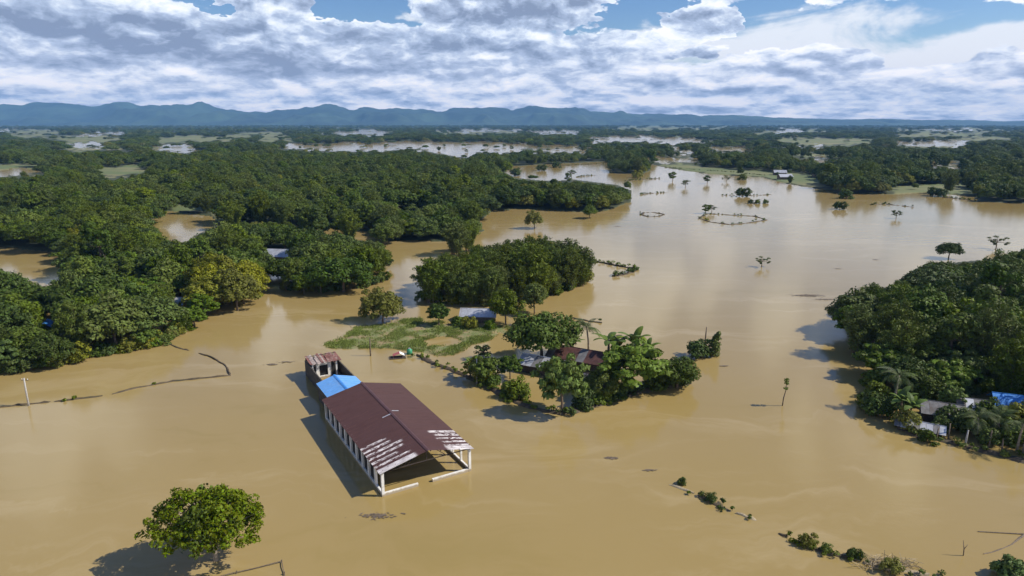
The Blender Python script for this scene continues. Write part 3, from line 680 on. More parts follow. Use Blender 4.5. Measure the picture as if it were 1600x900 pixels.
# ------------------------------------------------------------------ the flooded hall
HX, HY, HYAW, HW, HL, EZ, RZ = -9.40, 68.06, .534, 5.76, 23.3, 2.93, 4.275
hall = tag(empty('assembly_hall', (HX, HY, 0), HYAW), 'long flooded hall with maroon sheet roof flaking white at the open gable', 'building')
rf = MB(); sl_len = math.hypot(HW, RZ - EZ); ang = math.atan2(RZ - EZ, HW)
for s in (-1, 1):
    rf.slab([(0, -.12, RZ + .075), (0, HL + .1, RZ + .075), (s * .22, HL + .1, RZ + .075 - .22 * math.tan(ang)), (s * .22, -.12, RZ + .075 - .22 * math.tan(ang))], .02)
roof = rf.build('roof', M['ridge'], hall); roof['label'] = 'low maroon gable roof with a paler ridge cap'
def sheet_mesh(name, w, L_, mat, ribs=4):
    V = []; Fc = []; prof_ = []
    for i in range(ribs):
        x0 = i * w / ribs; q = w / ribs
        prof_ += [(x0, 0), (x0 + q * .62, 0), (x0 + q * .72, .045), (x0 + q * .9, .045)]
    prof_.append((w, 0))
    for x, z in prof_: V += [(x, 0, z), (x, L_, z)]
    Fc = [(2 * i, 2 * i + 2, 2 * i + 3, 2 * i + 1) for i in range(len(prof_) - 1)]
    me = bpy.data.meshes.new(name); me.from_pydata(V, [], Fc); me.materials.append(mat); me.update(); return me
NS = 24; w_ = HL / NS
SH = {k: sheet_mesh('hall_sheet_' + k, w_ - .012, sl_len, M[k]) for k in ('maroon', 'maroon_peeled', 'maroon_bare')}
for s in (-1, 1):
    for i in range(NS):
        k = 'maroon_bare' if i == 0 else ('maroon_peeled' if i < 7 - (s > 0) else 'maroon')
        o = obj('roof_sheet', SH[k], roof)
        ux = Vector((0, 1, 0)); uy = Vector((-s * math.cos(ang), 0, math.sin(ang))); uz = ux.cross(uy)
        if uz.z < 0:
            ux = -ux; uz = ux.cross(uy)
        y0 = i * w_ + (0 if ux.y > 0 else w_)
        o.matrix_local = Matrix(((ux.x, uy.x, uz.x, s * HW), (ux.y, uy.y, uz.y, y0), (ux.z, uy.z, uz.z, EZ), (0, 0, 0, 1)))
        if k != 'maroon': o['label'] = 'roof sheet with strips of flaked paint showing pale metal'
PX = HW - .42
for s in (-1, 1):
    m = MB(); m.box((s * PX, HL / 2, -.1), (.22, HL - .9, 1.0)); m.build('low_wall', M['white'], hall)
    m = MB(); m.box((s * PX, HL / 2, EZ - .25), (.2, HL - .6, .22)); m.build('eave_beam', M['white'], hall)
    npost = 10
    for i in range(npost + 1):
        y = .42 + i * (HL - .84) / npost; c_ = i in (0, npost)
        m = MB(); m.box((s * PX, y, .85), (.30 if c_ else .24, .30 if c_ else (.46 if s < 0 else .22), 4.0)); m.build('post', M['white'], hall)
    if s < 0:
        for i in range(1, npost):        # dark panels set back, standing for the shade inside the openings
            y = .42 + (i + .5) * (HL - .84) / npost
            m = MB(); m.box((s * (PX - .09), y, 1.45), (.05, 1.62, 2.1)); m.build('opening_shade_panel', M['dark'], hall)
for x0, x1 in ((-PX + .15, -1.2), (.55, PX - .15)):
    m = MB(); m.box(((x0 + x1) / 2, .42, -.08), (x1 - x0, .26, .9)); m.build('low_wall', M['white'], hall)
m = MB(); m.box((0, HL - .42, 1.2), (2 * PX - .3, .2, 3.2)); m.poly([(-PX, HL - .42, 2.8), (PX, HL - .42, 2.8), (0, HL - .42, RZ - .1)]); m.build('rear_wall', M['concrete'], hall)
for i in range(7):
    y = .55 + i * (HL - 1.1) / 6; m = MB()
    m.tube([(-PX, y, EZ - .12), (PX, y, EZ - .12)], .06, 4)
    for s in (-1, 1):
        m.tube([(s * (HW - .1), y, EZ - .1), (0, y, RZ - .14)], .07, 4); m.tube([(s * 2.4, y, EZ - .1), (s * 1.2, y, RZ - .45)], .04, 4)
    m.tube([(0, y, EZ - .12), (0, y, RZ - .2)], .05, 4); m.build('truss', M['wood_dark'], hall)
for s in (-1, 1):
    for k in range(5):
        q = .1 + k * .21; m = MB(); m.box((s * HW * (1 - q), HL / 2, EZ + (RZ - EZ) * q - .10), (.07, HL - .1, .1)); m.build('purlin', M['wood_dark'], hall)
for x, y, r_ in ((-.75, 11.3, .55), (.75, 12.2, .45)):         # two pale patches by the ridge
    s = 1 if x > 0 else -1; z = RZ - abs(x) * math.tan(ang) + .062; m = MB()
    m.slab([(x - r_, y - .1, z + s * r_ * math.tan(ang)), (x + r_, y - .1, z - s * r_ * math.tan(ang)), (x + r_, y + .1, z - s * r_ * math.tan(ang)), (x - r_, y + .1, z + s * r_ * math.tan(ang))], .01)
    o = m.build('roof_patch', M['zinc'], roof)
def hpt(x, y, z=0): c_, s_ = math.cos(HYAW), math.sin(HYAW); return (HX + x * c_ - y * s_, HY + x * s_ + y * c_, z)

# blue-roofed annex behind it
an = tag(empty('annex', hpt(-1.7, 24.2), HYAW), 'small annex with bright blue gable roof behind the maroon hall', 'building')
x0, xr, x1, yb, ez, rz = -2.95, -.2, 3.0, 6.3, 2.55, 3.4
nb = 6
rb = MB()
for s, xe in ((-1, x0), (1, x1)): rb.slab([(xr, -.05, rz + .05), (xr, yb + .05, rz + .05), (xr + s * .2, yb + .05, rz - .01), (xr + s * .2, -.05, rz - .01)], .02)
rb = rb.build('roof', M['blue_tarp'], an)
for xe, xi in ((x0, xr), (x1, xr)):
    for i in range(nb):
        m = MB(); a, b_ = i * yb / nb + .006, (i + 1) * yb / nb - .006
        m.slab([(xe, a, ez), (xi, a, rz), (xi, b_, rz), (xe, b_, ez)], .025)
        q = (a + b_) / 2; m.slab([(xe, q - .05, ez + .03), (xi, q - .05, rz + .03), (xi, q + .05, rz + .03), (xe, q + .05, ez + .03)], .03)
        m.build('roof_sheet', M['blue'], rb)
for x in (x0 + .25, x1 - .25): m = MB(); m.box((x, yb / 2, .8), (.16, yb - .4, 3.3)); m.build('wall', M['concrete'], an)
m = MB(); m.box(((x0 + x1) / 2, yb - .3, .8), (x1 - x0 - .7, .16, 3.3)); m.build('wall', M['concrete'], an)
m = MB(); m.box(((x0 + x1) / 2, yb - .19, 1.1), (.9, .05, 1.9)); m.build('door', M['dark'], an)

# roofless yard with a small tiled room at its end
ru = tag(empty('walled_room', hpt(-1.4, 31.2), HYAW), 'mouldy walled yard with a small red striped roof behind the blue annex', 'building')
rq = random.Random(12)
for x, y, dx, dy, h_ in ((-2.15, 5.2, .18, 10.2, 2.5), (2.9, 4.7, .18, 9.4, 2.05)):
    m = MB(); m.box((x, y, h_ / 2 - .5), (dx, dy, h_ + 1)); m.build('yard_wall', M['concrete'], ru)
m = MB(); m.box((.37, 10.35, .9), (4.9, .18, 3.8)); m.build('yard_wall', M['concrete'], ru)
for xa, xb, z0, z1 in ((-1.15, -.62, -1, 2.7), (.72, 1.25, -1, 2.7), (-.62, .72, 2.2, 2.7), (-.62, .72, -1, .4)):
    m = MB(); m.box(((xa + xb) / 2, 7.6, (z0 + z1) / 2), (xb - xa, .2, z1 - z0)); m.build('front_wall', M['white'], ru)
m = MB(); m.box((.05, 7.78, 1.3), (1.36, .06, 1.8)); m.build('doorway_shade', M['dark'], ru)  # dark panel stands for the shade inside the opening
for x in (-1.75, 2.0):
    m = MB(); m.box((x, 7.1, .9), (.22, .22, 3.8)); m.build('post', M['white'], ru)
    m = MB(); m.tube([(x, 7.1, 2.1), (x * .72, 7.1, 2.75)], .07, 5); m.build('brace', M['wood'], ru)
m = MB(); m.box((1.9, 7.75, .9), (1.0, .12, 3.4)); m.build('side_panel', M['dark'], ru)
m = MB(); m.box((-1.6, 7.75, .9), (.75, .12, 3.4)); m.build('side_panel', M['dark'], ru)
rr_ = MB(); rr_.tube([(-2.1, 6.9, 2.82), (2.7, 6.9, 2.82)], .07, 4); rr_.tube([(-2.1, 9.9, 3.15), (2.7, 9.9, 3.15)], .07, 4); rr_ = rr_.build('roof', M['wood_dark'], ru)
for i in range(14):
    a = -2.2 + i * .355; m = MB(); zj = rq.uniform(-.04, .07); f0 = 6.5 + rq.uniform(-.25, .45); f1 = 10.5 - (rq.uniform(.6, 2.0) if i in (3, 8, 12) else rq.uniform(0, .3)); tl = rq.uniform(-.04, .04)
    m.slab([(a, f0, 2.88 + zj), (a + .34, f0 + rq.uniform(-.08, .08), 2.90 + zj + tl), (a + .34, f1, 3.22 + zj + tl), (a, f1, 3.20 + zj)], .03)
    m.build('roof_sheet', M['redtile'] if (i * 7 + i // 3) % 5 in (0, 1, 3) else M['paletile'], rr_)

# ------------------------------------------------------------------ small houses and shacks
def house(name, label, px_, py_, w, d, yaw, wall_h, rise, roofmat, wallmat, roofs=None, z=0.0, over=.35, n=4):
    """gable house: ridge along local y; wall, two roof slopes of separate sheets, door"""
    g_ = gp(px_, py_); h = tag(empty(name, (g_.x, g_.y, z), yaw), label, 'house')
    t_ = .12
    for s in (-1, 1):
        m = MB(); m.box((s * (w / 2 - t_), 0, wall_h / 2 - .5), (t_, d - .1, wall_h + 1)); m.build('wall', M[wallmat], h)
        m = MB(); yy = s * (d / 2 - t_); m.box((0, yy, wall_h / 2 - .5), (w - 4 * t_, t_, wall_h + 1)); m.poly([(-w / 2 + t_, yy, wall_h), (w / 2 - t_, yy, wall_h), (0, yy, wall_h + rise * .9)]); m.build('gable_wall', M[wallmat], h)
    m = MB(); m.box((0, -d / 2 + t_ - .09, wall_h * .4), (min(.9, w * .3), .05, wall_h * .75)); m.build('door', M['dark'], h)
    m = MB(); m.tube([(0, -d / 2 - over, wall_h + rise + .03), (0, d / 2 + over, wall_h + rise + .03)], .07, 5); r0 = m.build('roof', M[roofmat], h)
    dr = rise * over / (w / 2)
    for s in (-1, 1):
        for i in range(n):
            a = -d / 2 - over + i * (d + 2 * over) / n; b_ = a + (d + 2 * over) / n - .015; zj = random.uniform(0, .04)
            m = MB(); m.slab([(s * (w / 2 + over), a, wall_h - dr + zj), (0, a, wall_h + rise + zj), (0, b_, wall_h + rise + zj), (s * (w / 2 + over), b_, wall_h - dr + zj)], .03)
            m.build('roof_sheet', M[roofs[(i + (s > 0)) % len(roofs)]] if roofs else M[roofmat], r0)
    return h
house('farmhouse', 'small house with shiny silver roof at the back of the grassy islet', 748, 500, 4.2, 7.0, math.radians(86), 1.5, 1.0, 'zinc', 'wood', n=5)
house('farmhouse', 'shack with pale grey sheet roof beside the round dark tree in mid homestead', 845, 578, 4.6, 6.0, math.radians(62), 1.5, .9, 'zinc', 'wood_dark', ['zinc', 'zinc', 'zinc_dark'], n=5)
house('farmhouse', 'long low house with rusty brown roof in the centre homestead', 908, 570, 5.0, 10.5, math.radians(62), 1.7, 1.2, 'rust', 'wood_dark', ['rust', 'rust', 'rust', 'zinc_dark'], n=8)
house('shed', 'low open shed with dull brown roof in front of the rusty house', 935, 602, 3.6, 4.6, math.radians(55), .9, .6, 'rust', 'wood_dark', ['rust', 'zinc_dark'], n=4)
house('cottage', 'cottage with a bright white roof at the edge of the left wood', 283, 483, 3.4, 4.6, math.radians(75), 1.8, .9, 'zinc', 'wood', n=3)
house('cottage', 'house with long white roof among the trees left of centre', 436, 410, 5.0, 9.0, math.radians(80), 2.4, 1.6, 'zinc', 'wood', n=5)
house('shack', 'shack with flaking white sheet roof at the left end of the right hamlet', 1436, 673, 2.4, 5.2, math.radians(58), .8, .5, 'zinc', 'wood_dark', ['zinc', 'zinc_dark', 'zinc'], n=8)
house('shack', 'shack with dark grey roof behind the flaking white one at right', 1468, 655, 3.6, 4.6, math.radians(66), 1.5, 1.0, 'zinc_dark', 'wood_dark', n=5)
house('shack', 'shack with dark roof half hidden by leaves at the right edge', 1516, 650, 3.0, 3.6, math.radians(70), 1.7, .9, 'zinc_dark', 'wood_dark', ['zinc_dark', 'zinc_dark', 'zinc'], n=4)
house('hut', 'hut under a bright blue tarpaulin roof at the right edge', 1572, 648, 3.2, 3.6, math.radians(70), 2.1, 1.0, 'blue_tarp', 'wood_dark', n=3)
house('hut', 'hut with blue tarpaulin roof buried in the left wood', 74, 524, 3.0, 3.0, math.radians(20), 2.0, .8, 'blue_tarp', 'wood_dark', n=3)
for lab, a, b_, w, d, yw, rm in (('tiny white roofed house on the far right shore under trees', 1324, 299, 6, 10, 1.45, 'zinc'), ('pale roof of a far house left of the right shore trees', 1226, 281, 6, 9, 1.6, 'zinc'),
                           ('far house with light roof on the green right shore', 1218, 274, 6, 9, 1.4, 'zinc'), ('far house with grey roof by the field at upper right', 1280, 277, 6, 9, 1.5, 'zinc_dark')):
    house('far_house', lab, a, b_, w, d, yw, 2.2, 1.7, rm, 'wood', z=.2, n=3)
# raft with a tented cover and a green drum by the grass
g_ = gp(622, 559); rt = tag(empty('raft', (g_.x, g_.y, .02), .25), 'small raft with faded red and white cover moored by the flooded grass', 'raft')
m = MB()
for k in range(5): m.tube([(-1.5, -.6 + k * .3, .05), (1.3, -.6 + k * .3, .05)], .13, 6)
m.build('deck', M['wood_dark'], rt)
m = MB(); m.slab([(-.9, -.6, .55), (.3, -.6, .95), (.3, .6, .95), (-.9, .6, .55)], .03); m.build('cover', M['redcloth'], rt)
m = MB(); m.slab([(.3, -.62, .95), (1.1, -.62, .5), (1.1, .62, .5), (.3, .62, .95)], .03); m.build('cover_end', M['white'], rt)
for x, y in ((-.85, -.5), (-.85, .5), (1.0, -.5), (1.0, .5)): m = MB(); m.tube([(x, y, .05), (x, y, .55)], .04, 5); m.build('post', M['wood'], rt)
g_ = gp(640, 553); dr_ = tag(empty('water_tank', (g_.x, g_.y, 0)), 'green plastic water tank standing beside the raft', 'tank')
m = MB(); m.tube([(0, 0, -.4), (0, 0, .75), (0, 0, .95), (0, 0, 1.0)], [.5, .5, .3, .22], 12); m.build('body', M['green'], dr_, True)
m = MB(); m.tube([(0, 0, 1.0), (0, 0, 1.1)], [.2, .2], 10); m.build('lid', M['zinc'], dr_)

# ------------------------------------------------------------------ poles, snags, fence
def pole(px_, py_, h, label, arm=True, mat='pole'):
    g_ = gp(px_, py_); p = tag(empty('utility_pole', (g_.x, g_.y, 0), random.uniform(-.3, .3)), label, 'pole', 'poles standing in the flood')
    m = MB(); m.tube([(0, 0, -1.5), (0, 0, h * .5), (.04, 0, h)], [.14, .12, .085], 8); m.build('shaft', M[mat], p, True)
    if arm:
        m = MB(); m.box((.04, .12, h - .35), (1.1, .09, .09)); m.build('crossarm', M['wood'], p)
        for x in (-.4, .45): m = MB(); m.tube([(x, .12, h - .3), (x, .12, h - .12)], [.05, .03], 6); m.build('insulator', M['white'], p)
pole(45, 634, 4.3, 'grey utility pole standing in floodwater at far left')
pole(745, 600, 4.2, 'slim grey pole on the bank left of the homestead', False)
pole(579, 556, 3.2, 'thin dark pole in the flooded grass behind the blue annex', False, 'wood')
pole(291, 519, 4.6, 'leaning pole at the corner of the left wood', False)
pole(299, 513, 3.6, 'short pole beside the leaning one at the left wood corner', False)
pole(1102, 535, 3.0, 'thin bare pole rising from the twin bushes right of centre', False, 'wood')
pole(1508, 697, 2.2, 'short pale post on the bank below the right shacks', False)
g_ = gp(1222, 634); sn = tag(empty('dead_tree', (g_.x, g_.y, 0)), 'thin drowned sapling with a tuft on top standing alone right of centre', 'tree')
m = MB(); m.tube([(0, 0, -.8), (.1, 0, 1.2), (.35, 0, 2.6), (.3, .05, 4.0)], [.09, .08, .06, .03], 6); m.build('trunk', M['bark'], sn, True)
V = leaves([(.3, 0, 4.0), (.32, 0, 3.5), (.3, 0, 2.7)], [.35, .3, .32], 40, .16, 5); obj('crown', np_mesh('snag_leaves', V, quads(V), M['leaf_dark']), sn)
g_ = gp(1506, 868); sn = tag(empty('dead_stick', (g_.x, g_.y, 0)), 'forked dead branch poking out of the water at lower right', 'branch')
m = MB(); m.tube([(0, 0, -.6), (-.1, 0, .7), (-.25, .1, 1.6)], [.06, .05, .02], 5); m.tube([(-.1, 0, .7), (.2, 0, 1.2)], [.04, .015], 5); m.build('branch', M['bark'], sn, True)
fc = tag(empty('sunken_fence', gp(345, 903)), 'thin rail of a sunken fence at the bottom edge left of centre', 'fence')
a = gp(330, 906) - fc.location; b_ = gp(440, 879) - fc.location; c_ = gp(446, 906) - fc.location
for p0, p1 in ((a, b_), (b_, c_)):
    m = MB(); m.tube([p0 + Vector((0, 0, .12)), p0.lerp(p1, .3) + Vector((0, 0, .17)), p0.lerp(p1, .6) + Vector((0, 0, .10)), p1 + Vector((0, 0, .16))], .045, 5); m.build('rail', M['wood'], fc)
for q in (a.lerp(b_, .35), b_, b_.lerp(c_, .7)):
    m = MB(); m.tube([q + Vector((0, 0, -.8)), q + Vector((.03, 0, .3))], .055, 5); m.build('post', M['wood'], fc)

# ------------------------------------------------------------------ dikes, hedges, floating litter
def dike(name, label, pts, width, height, veg=.0, mat='mud', vmat='leaf', vsize=.2, group=None, cat='embankment', seed=1, vh=.5, gaps=.0):
    g = np.random.default_rng(seed); L_ = [gp(*p) for p in pts]; o0 = L_[0].copy()
    d = tag(empty(name, o0), label, cat, group)
    P_ = []
    for i in range(len(L_) - 1):
        n = max(2, int((L_[i + 1] - L_[i]).length / max(.8, width * .6)))
        P_ += [L_[i].lerp(L_[i + 1], k / n) for k in range(n)]
    P_.append(L_[-1]); P_ = [p - o0 + Vector((g.normal() * width * .12, g.normal() * width * .12, 0)) for p in P_]
    V = []; cs = []; rs = []
    for i, p in enumerate(P_):
        t_ = (P_[min(i + 1, len(P_) - 1)] - P_[max(i - 1, 0)]).normalized(); nrm = Vector((-t_.y, t_.x, 0))
        w = width * g.uniform(.6, 1.25) * (.35 if i in (0, len(P_) - 1) else 1); h = height * g.uniform(.35, 1.2)
        if g.random() < gaps: h = -.06
        for q, z in ((-1.3, -.5), (-.6, h * .45), (0, h), (.55, h * .5), (1.3, -.5)): V.append(tuple(p + nrm * q * w + Vector((0, 0, z + g.normal() * .03))))
        if veg and h > 0:
            for _ in range(int(veg * g.uniform(.2, 1.8) + g.random() * .9)):
                cs.append(tuple(p + nrm * g.normal() * w * .4 + Vector((g.normal() * .4, g.normal() * .4, h + vh * g.uniform(0, .8))))); rs.append(vh * g.uniform(.5, 1.3))
    Fc = [(i * 5 + k, i * 5 + k + 1, i * 5 + k + 6, i * 5 + k + 5) for i in range(len(P_) - 1) for k in range(4)]
    obj('mound', np_mesh('mound', V, Fc, M[mat], True), d)
    if cs:
        V = leaves(cs, rs, 34, vsize, seed + 5, .8, .5, .6); f_ = obj('undergrowth', np_mesh('undergrowth', V, quads(V), M[vmat]), d); f_['kind'] = 'stuff'
    return d
dike('mud_dike', 'thin grassy dike line in the flood at far left by the utility pole', [(-30, 640), (40, 632), (100, 626), (160, 619)], .3, .26, .25, vh=.22, seed=2, gaps=.05)
dike('mud_dike', 'curving sunken dike between the left wood and the hall, bottom run', [(175, 616), (215, 606), (270, 596), (320, 591), (360, 587), (352, 571), (330, 558), (310, 552)], .26, .26, .10, vh=.2, seed=3, gaps=.03)
dike('mud_dike', 'short sunken dike below the corner of the left wood', [(262, 536), (280, 544), (296, 548)], .4, .15, .2, seed=4)
dike('mud_dike', 'brown mud bank running from the raft to the homestead', [(652, 555), (672, 566), (700, 576), (735, 590), (775, 612), (815, 632), (850, 642), (884, 647)], .75, .45, .8, vh=.35, seed=5)
dike('mud_dike', 'overgrown front bank of the homestead facing the camera', [(886, 647), (905, 640), (940, 630), (1000, 612), (1050, 603), (1080, 599)], .9, .45, 2.0, vh=.5, seed=6)
dike('mud_dike', 'straight bank leaving the central grove to the right', [(925, 408), (950, 412), (975, 417), (996, 421)], .9, .4, 1.0, vh=.5, seed=7)
dike('mud_dike', 'grassy spit below the straight bank right of the central grove', [(996, 421), (980, 428), (958, 432)], 1.0, .35, 1.6, vh=.6, seed=8)
dike('mud_dike', 'faint thin bank right of the homestead palm', [(895, 497), (920, 502), (940, 505)], .4, .25, .2, seed=9)
dike('pond_bank', 'grassy ring bank of a drowned pond far out on the lake', [(1092, 341), (1110, 347), (1140, 351), (1165, 349), (1198, 344), (1180, 338), (1140, 336), (1105, 334), (1092, 341)], .8, .32, .3, vh=.45, seed=10, gaps=.06)
dike('pond_bank', 'small oval ring of grass floating left of the drowned pond', [(1003, 336), (1014, 339), (1030, 338), (1038, 335), (1022, 332), (1006, 332), (1003, 336)], .9, .28, .3, vh=.3, seed=11, gaps=.05)
for i, (pp, lab) in enumerate((([(1360, 320), (1385, 319), (1400, 321), (1430, 324)], 'dark drowned bank in the lake toward the right shore'), ([(1000, 304), (1020, 302), (1042, 301)], 'low bank right of the tip of the big wood'),
                  ([(1128, 305), (1150, 305), (1175, 306), (1205, 304)], 'drowned bank carrying a small bush far out on the lake'), ([(900, 277), (915, 275), (932, 274)], 'strip of grass in the upper inlet'),
                  ([(1470, 308), (1500, 311), (1525, 314)], 'dike running to the far right shore wood'), ([(975, 283), (1000, 281), (1030, 279)], 'low grassy bar below the round islet'),
                  ([(1040, 262), (1090, 266), (1150, 270), (1195, 275)], 'reedy bank along the upper shore of the lake'), ([(830, 262), (880, 259), (945, 256)], 'reedy bank closing the upper inlet'))):
    dike('mud_dike', lab, pp, 1.0, .35, .6, vh=.5, seed=20 + i, vsize=.3, gaps=.25)
# overgrown hedge remnants, lower right
HED = [([(1046, 757), (1062, 762), (1085, 771)], 'first clump of drowned hedge, farthest from the bottom right corner'), ([(1092, 775), (1112, 785), (1140, 797)], 'second clump of drowned hedge, mid of the dotted line'),
       ([(1150, 802), (1168, 807), (1182, 813)], 'small low third clump of the drowned hedge line'), ([(1217, 834), (1232, 839)], 'tiny tuft at the head of the long hedge remnant'),
       ([(1236, 846), (1262, 853), (1290, 864), (1318, 870), (1345, 875)], 'long leafy hedge remnant at lower right'), ([(1365, 885), (1395, 892), (1425, 893), (1452, 899)], 'bushy heap of straw and leaves at the bottom edge right')]
for i, (pp, lab) in enumerate(HED):
    dike('hedge', lab, pp, .42, .2, 1.3 if i in (1, 4, 5) else .5, 'straw' if i in (0, 2, 5) else 'mud', 'leaf', .13, 'drowned hedge remnants', 'hedge', 40 + i, .30 if i in (1, 4, 5) else .18)
for a, b_, k, s, lab in ((1065, 756, 'shrub_a', .34, 'small upright bush on the first hedge clump'), (1110, 783, 'shrub_a', .40, 'bush at the head of the second hedge clump'),
                   (1262, 852, 'shrub_b', .42, 'bush at the head of the long hedge remnant'), (1290, 862, 'shrub_a', .36, 'bush in the middle of the long hedge remnant'), (1335, 872, 'shrub_d', .38, 'dark bush at the tail of the long hedge remnant'),
                   (1392, 893, 'shrub_b', .45, 'bush in front of the straw heap at bottom right'), (1578, 905, 'shrub_c', 1.0, 'bright green bush cut by the bottom right corner')):
    plant(k, gp(a, b_), s, label=lab)
sh = tag(empty('straw_heap', gp(1385, 884)), 'heap of bleached straw and reeds on the hedge line at bottom right', 'straw')
m = MB(); rr2 = random.Random(4)
for i in range(150):
    p = Vector((rr2.gauss(0, 1.3), rr2.gauss(0, .35), rr2.uniform(0, .5))); d = Vector((rr2.gauss(0, 1), rr2.gauss(0, .5), rr2.gauss(0, .25))).normalized() * rr2.uniform(.4, .9)
    m.tube([p - d, p + d], .02, 3, False)
m.build('reeds', M['straw'], sh)['kind'] = 'stuff'
dike('fallen_branch', 'curved sunken branch at the lower right edge', [(1537, 866), (1560, 860), (1580, 851), (1600, 836), (1615, 826)], .16, .10, 0, 'wood', cat='branch', seed=60)
m = MB(); a = gp(1528, 831); b_ = gp(1612, 836); m.tube([a + Vector((0, 0, .03)), b_ + Vector((0, 0, .06))], .06, 5); tag(m.build('floating_pole', M['wood']), 'thin floating pole at the lower right edge', 'pole')
# litter: thin mats of half sunken stems
def mat_(px_, py_, L_, w, label, seed):
    g_ = gp(px_, py_); g = np.random.default_rng(seed); n = int(50 * L_ * w) + 20; V = []
    for i in range(n):
        x, y = g.normal() * L_ * .4, g.normal() * w * .4; a = g.normal() * .5; q = g.uniform(.1, .32); d = np.array([math.cos(a) * q, math.sin(a) * q, 0]); s = np.array([-d[1], d[0], 0]) * .35
        p = np.array([x, y, .02 + .05 * g.random()]); V += [p - d, p + s, p + d + [0, 0, .03], p - s]
    V = np.array(V); o = obj('floating_debris', np_mesh('debris', V, quads(V), M['wood'])); o.location = g_
    tag(o, label, 'debris', 'floating plant debris')
for i, a in enumerate(((955, 716, 1.2, .4, 'small dark debris patch right of the hall gable'), (1015, 735, .9, .25, 'dark debris sliver right of the hall, nearer the hedge'), (592, 806, 2.4, .6, 'faint debris patch in front of the hall corner'),
                   (1130, 572, .8, .3, 'debris right of the twin bushes'), (965, 354, 1.4, .8, 'dark stump-like debris in the lake below the big wood'), (1368, 406, 1.0, .6, 'dark speck of debris alone on the lake right of centre'), (1262, 462, 4, 1.4, 'thin debris streaks left of the right wood'),
                   (1290, 468, 3, .8, 'debris slick touching the right wood'), (445, 566, 1.6, .4, 'debris left of the striped roof, upper'), (425, 570, 1.2, .4, 'debris left of the striped roof, lower'), (1308, 420, 1.2, .4, 'tiny debris fleck on the lake'))):
    mat_(*a, 70 + i)

# ------------------------------------------------------------------ trees that stand alone
# big mango-like tree, lower left
C_, r_ = dome(270, 4.2, 3.25, 4.0, 917, .24, .22, .09, .16, (0, 0)); C_ = [(x - .2, y + .1, z) for x, y, z in C_ if random.random() > .1]; r_ = r_[:len(C_)]
big = tag(empty('broadleaf_tree', gp(338, 876), .0), 'large rounded bright green tree alone in the water at lower left', 'tree')
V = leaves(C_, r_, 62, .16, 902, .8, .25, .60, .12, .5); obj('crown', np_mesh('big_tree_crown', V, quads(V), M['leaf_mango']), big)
C2, r2 = dome(80, 3.3, 2.5, 3.9, 907, .3, .3, .12, .2); V = leaves(C2, r2, 40, .2, 903, .8, .2, .7, .5, .5); obj('inner_crown', np_mesh('big_tree_inner', V, quads(V), M['leaf_dark']), big)  # darker inner leaves put shade into the gaps of the crown
obj('trunk', trunk_mesh('big_tree_trunk', 4.2, .2, [C_[i] for i in range(0, len(C_), 3)], 9, M['bark_pale'], lean=(-.3, .3)), big)
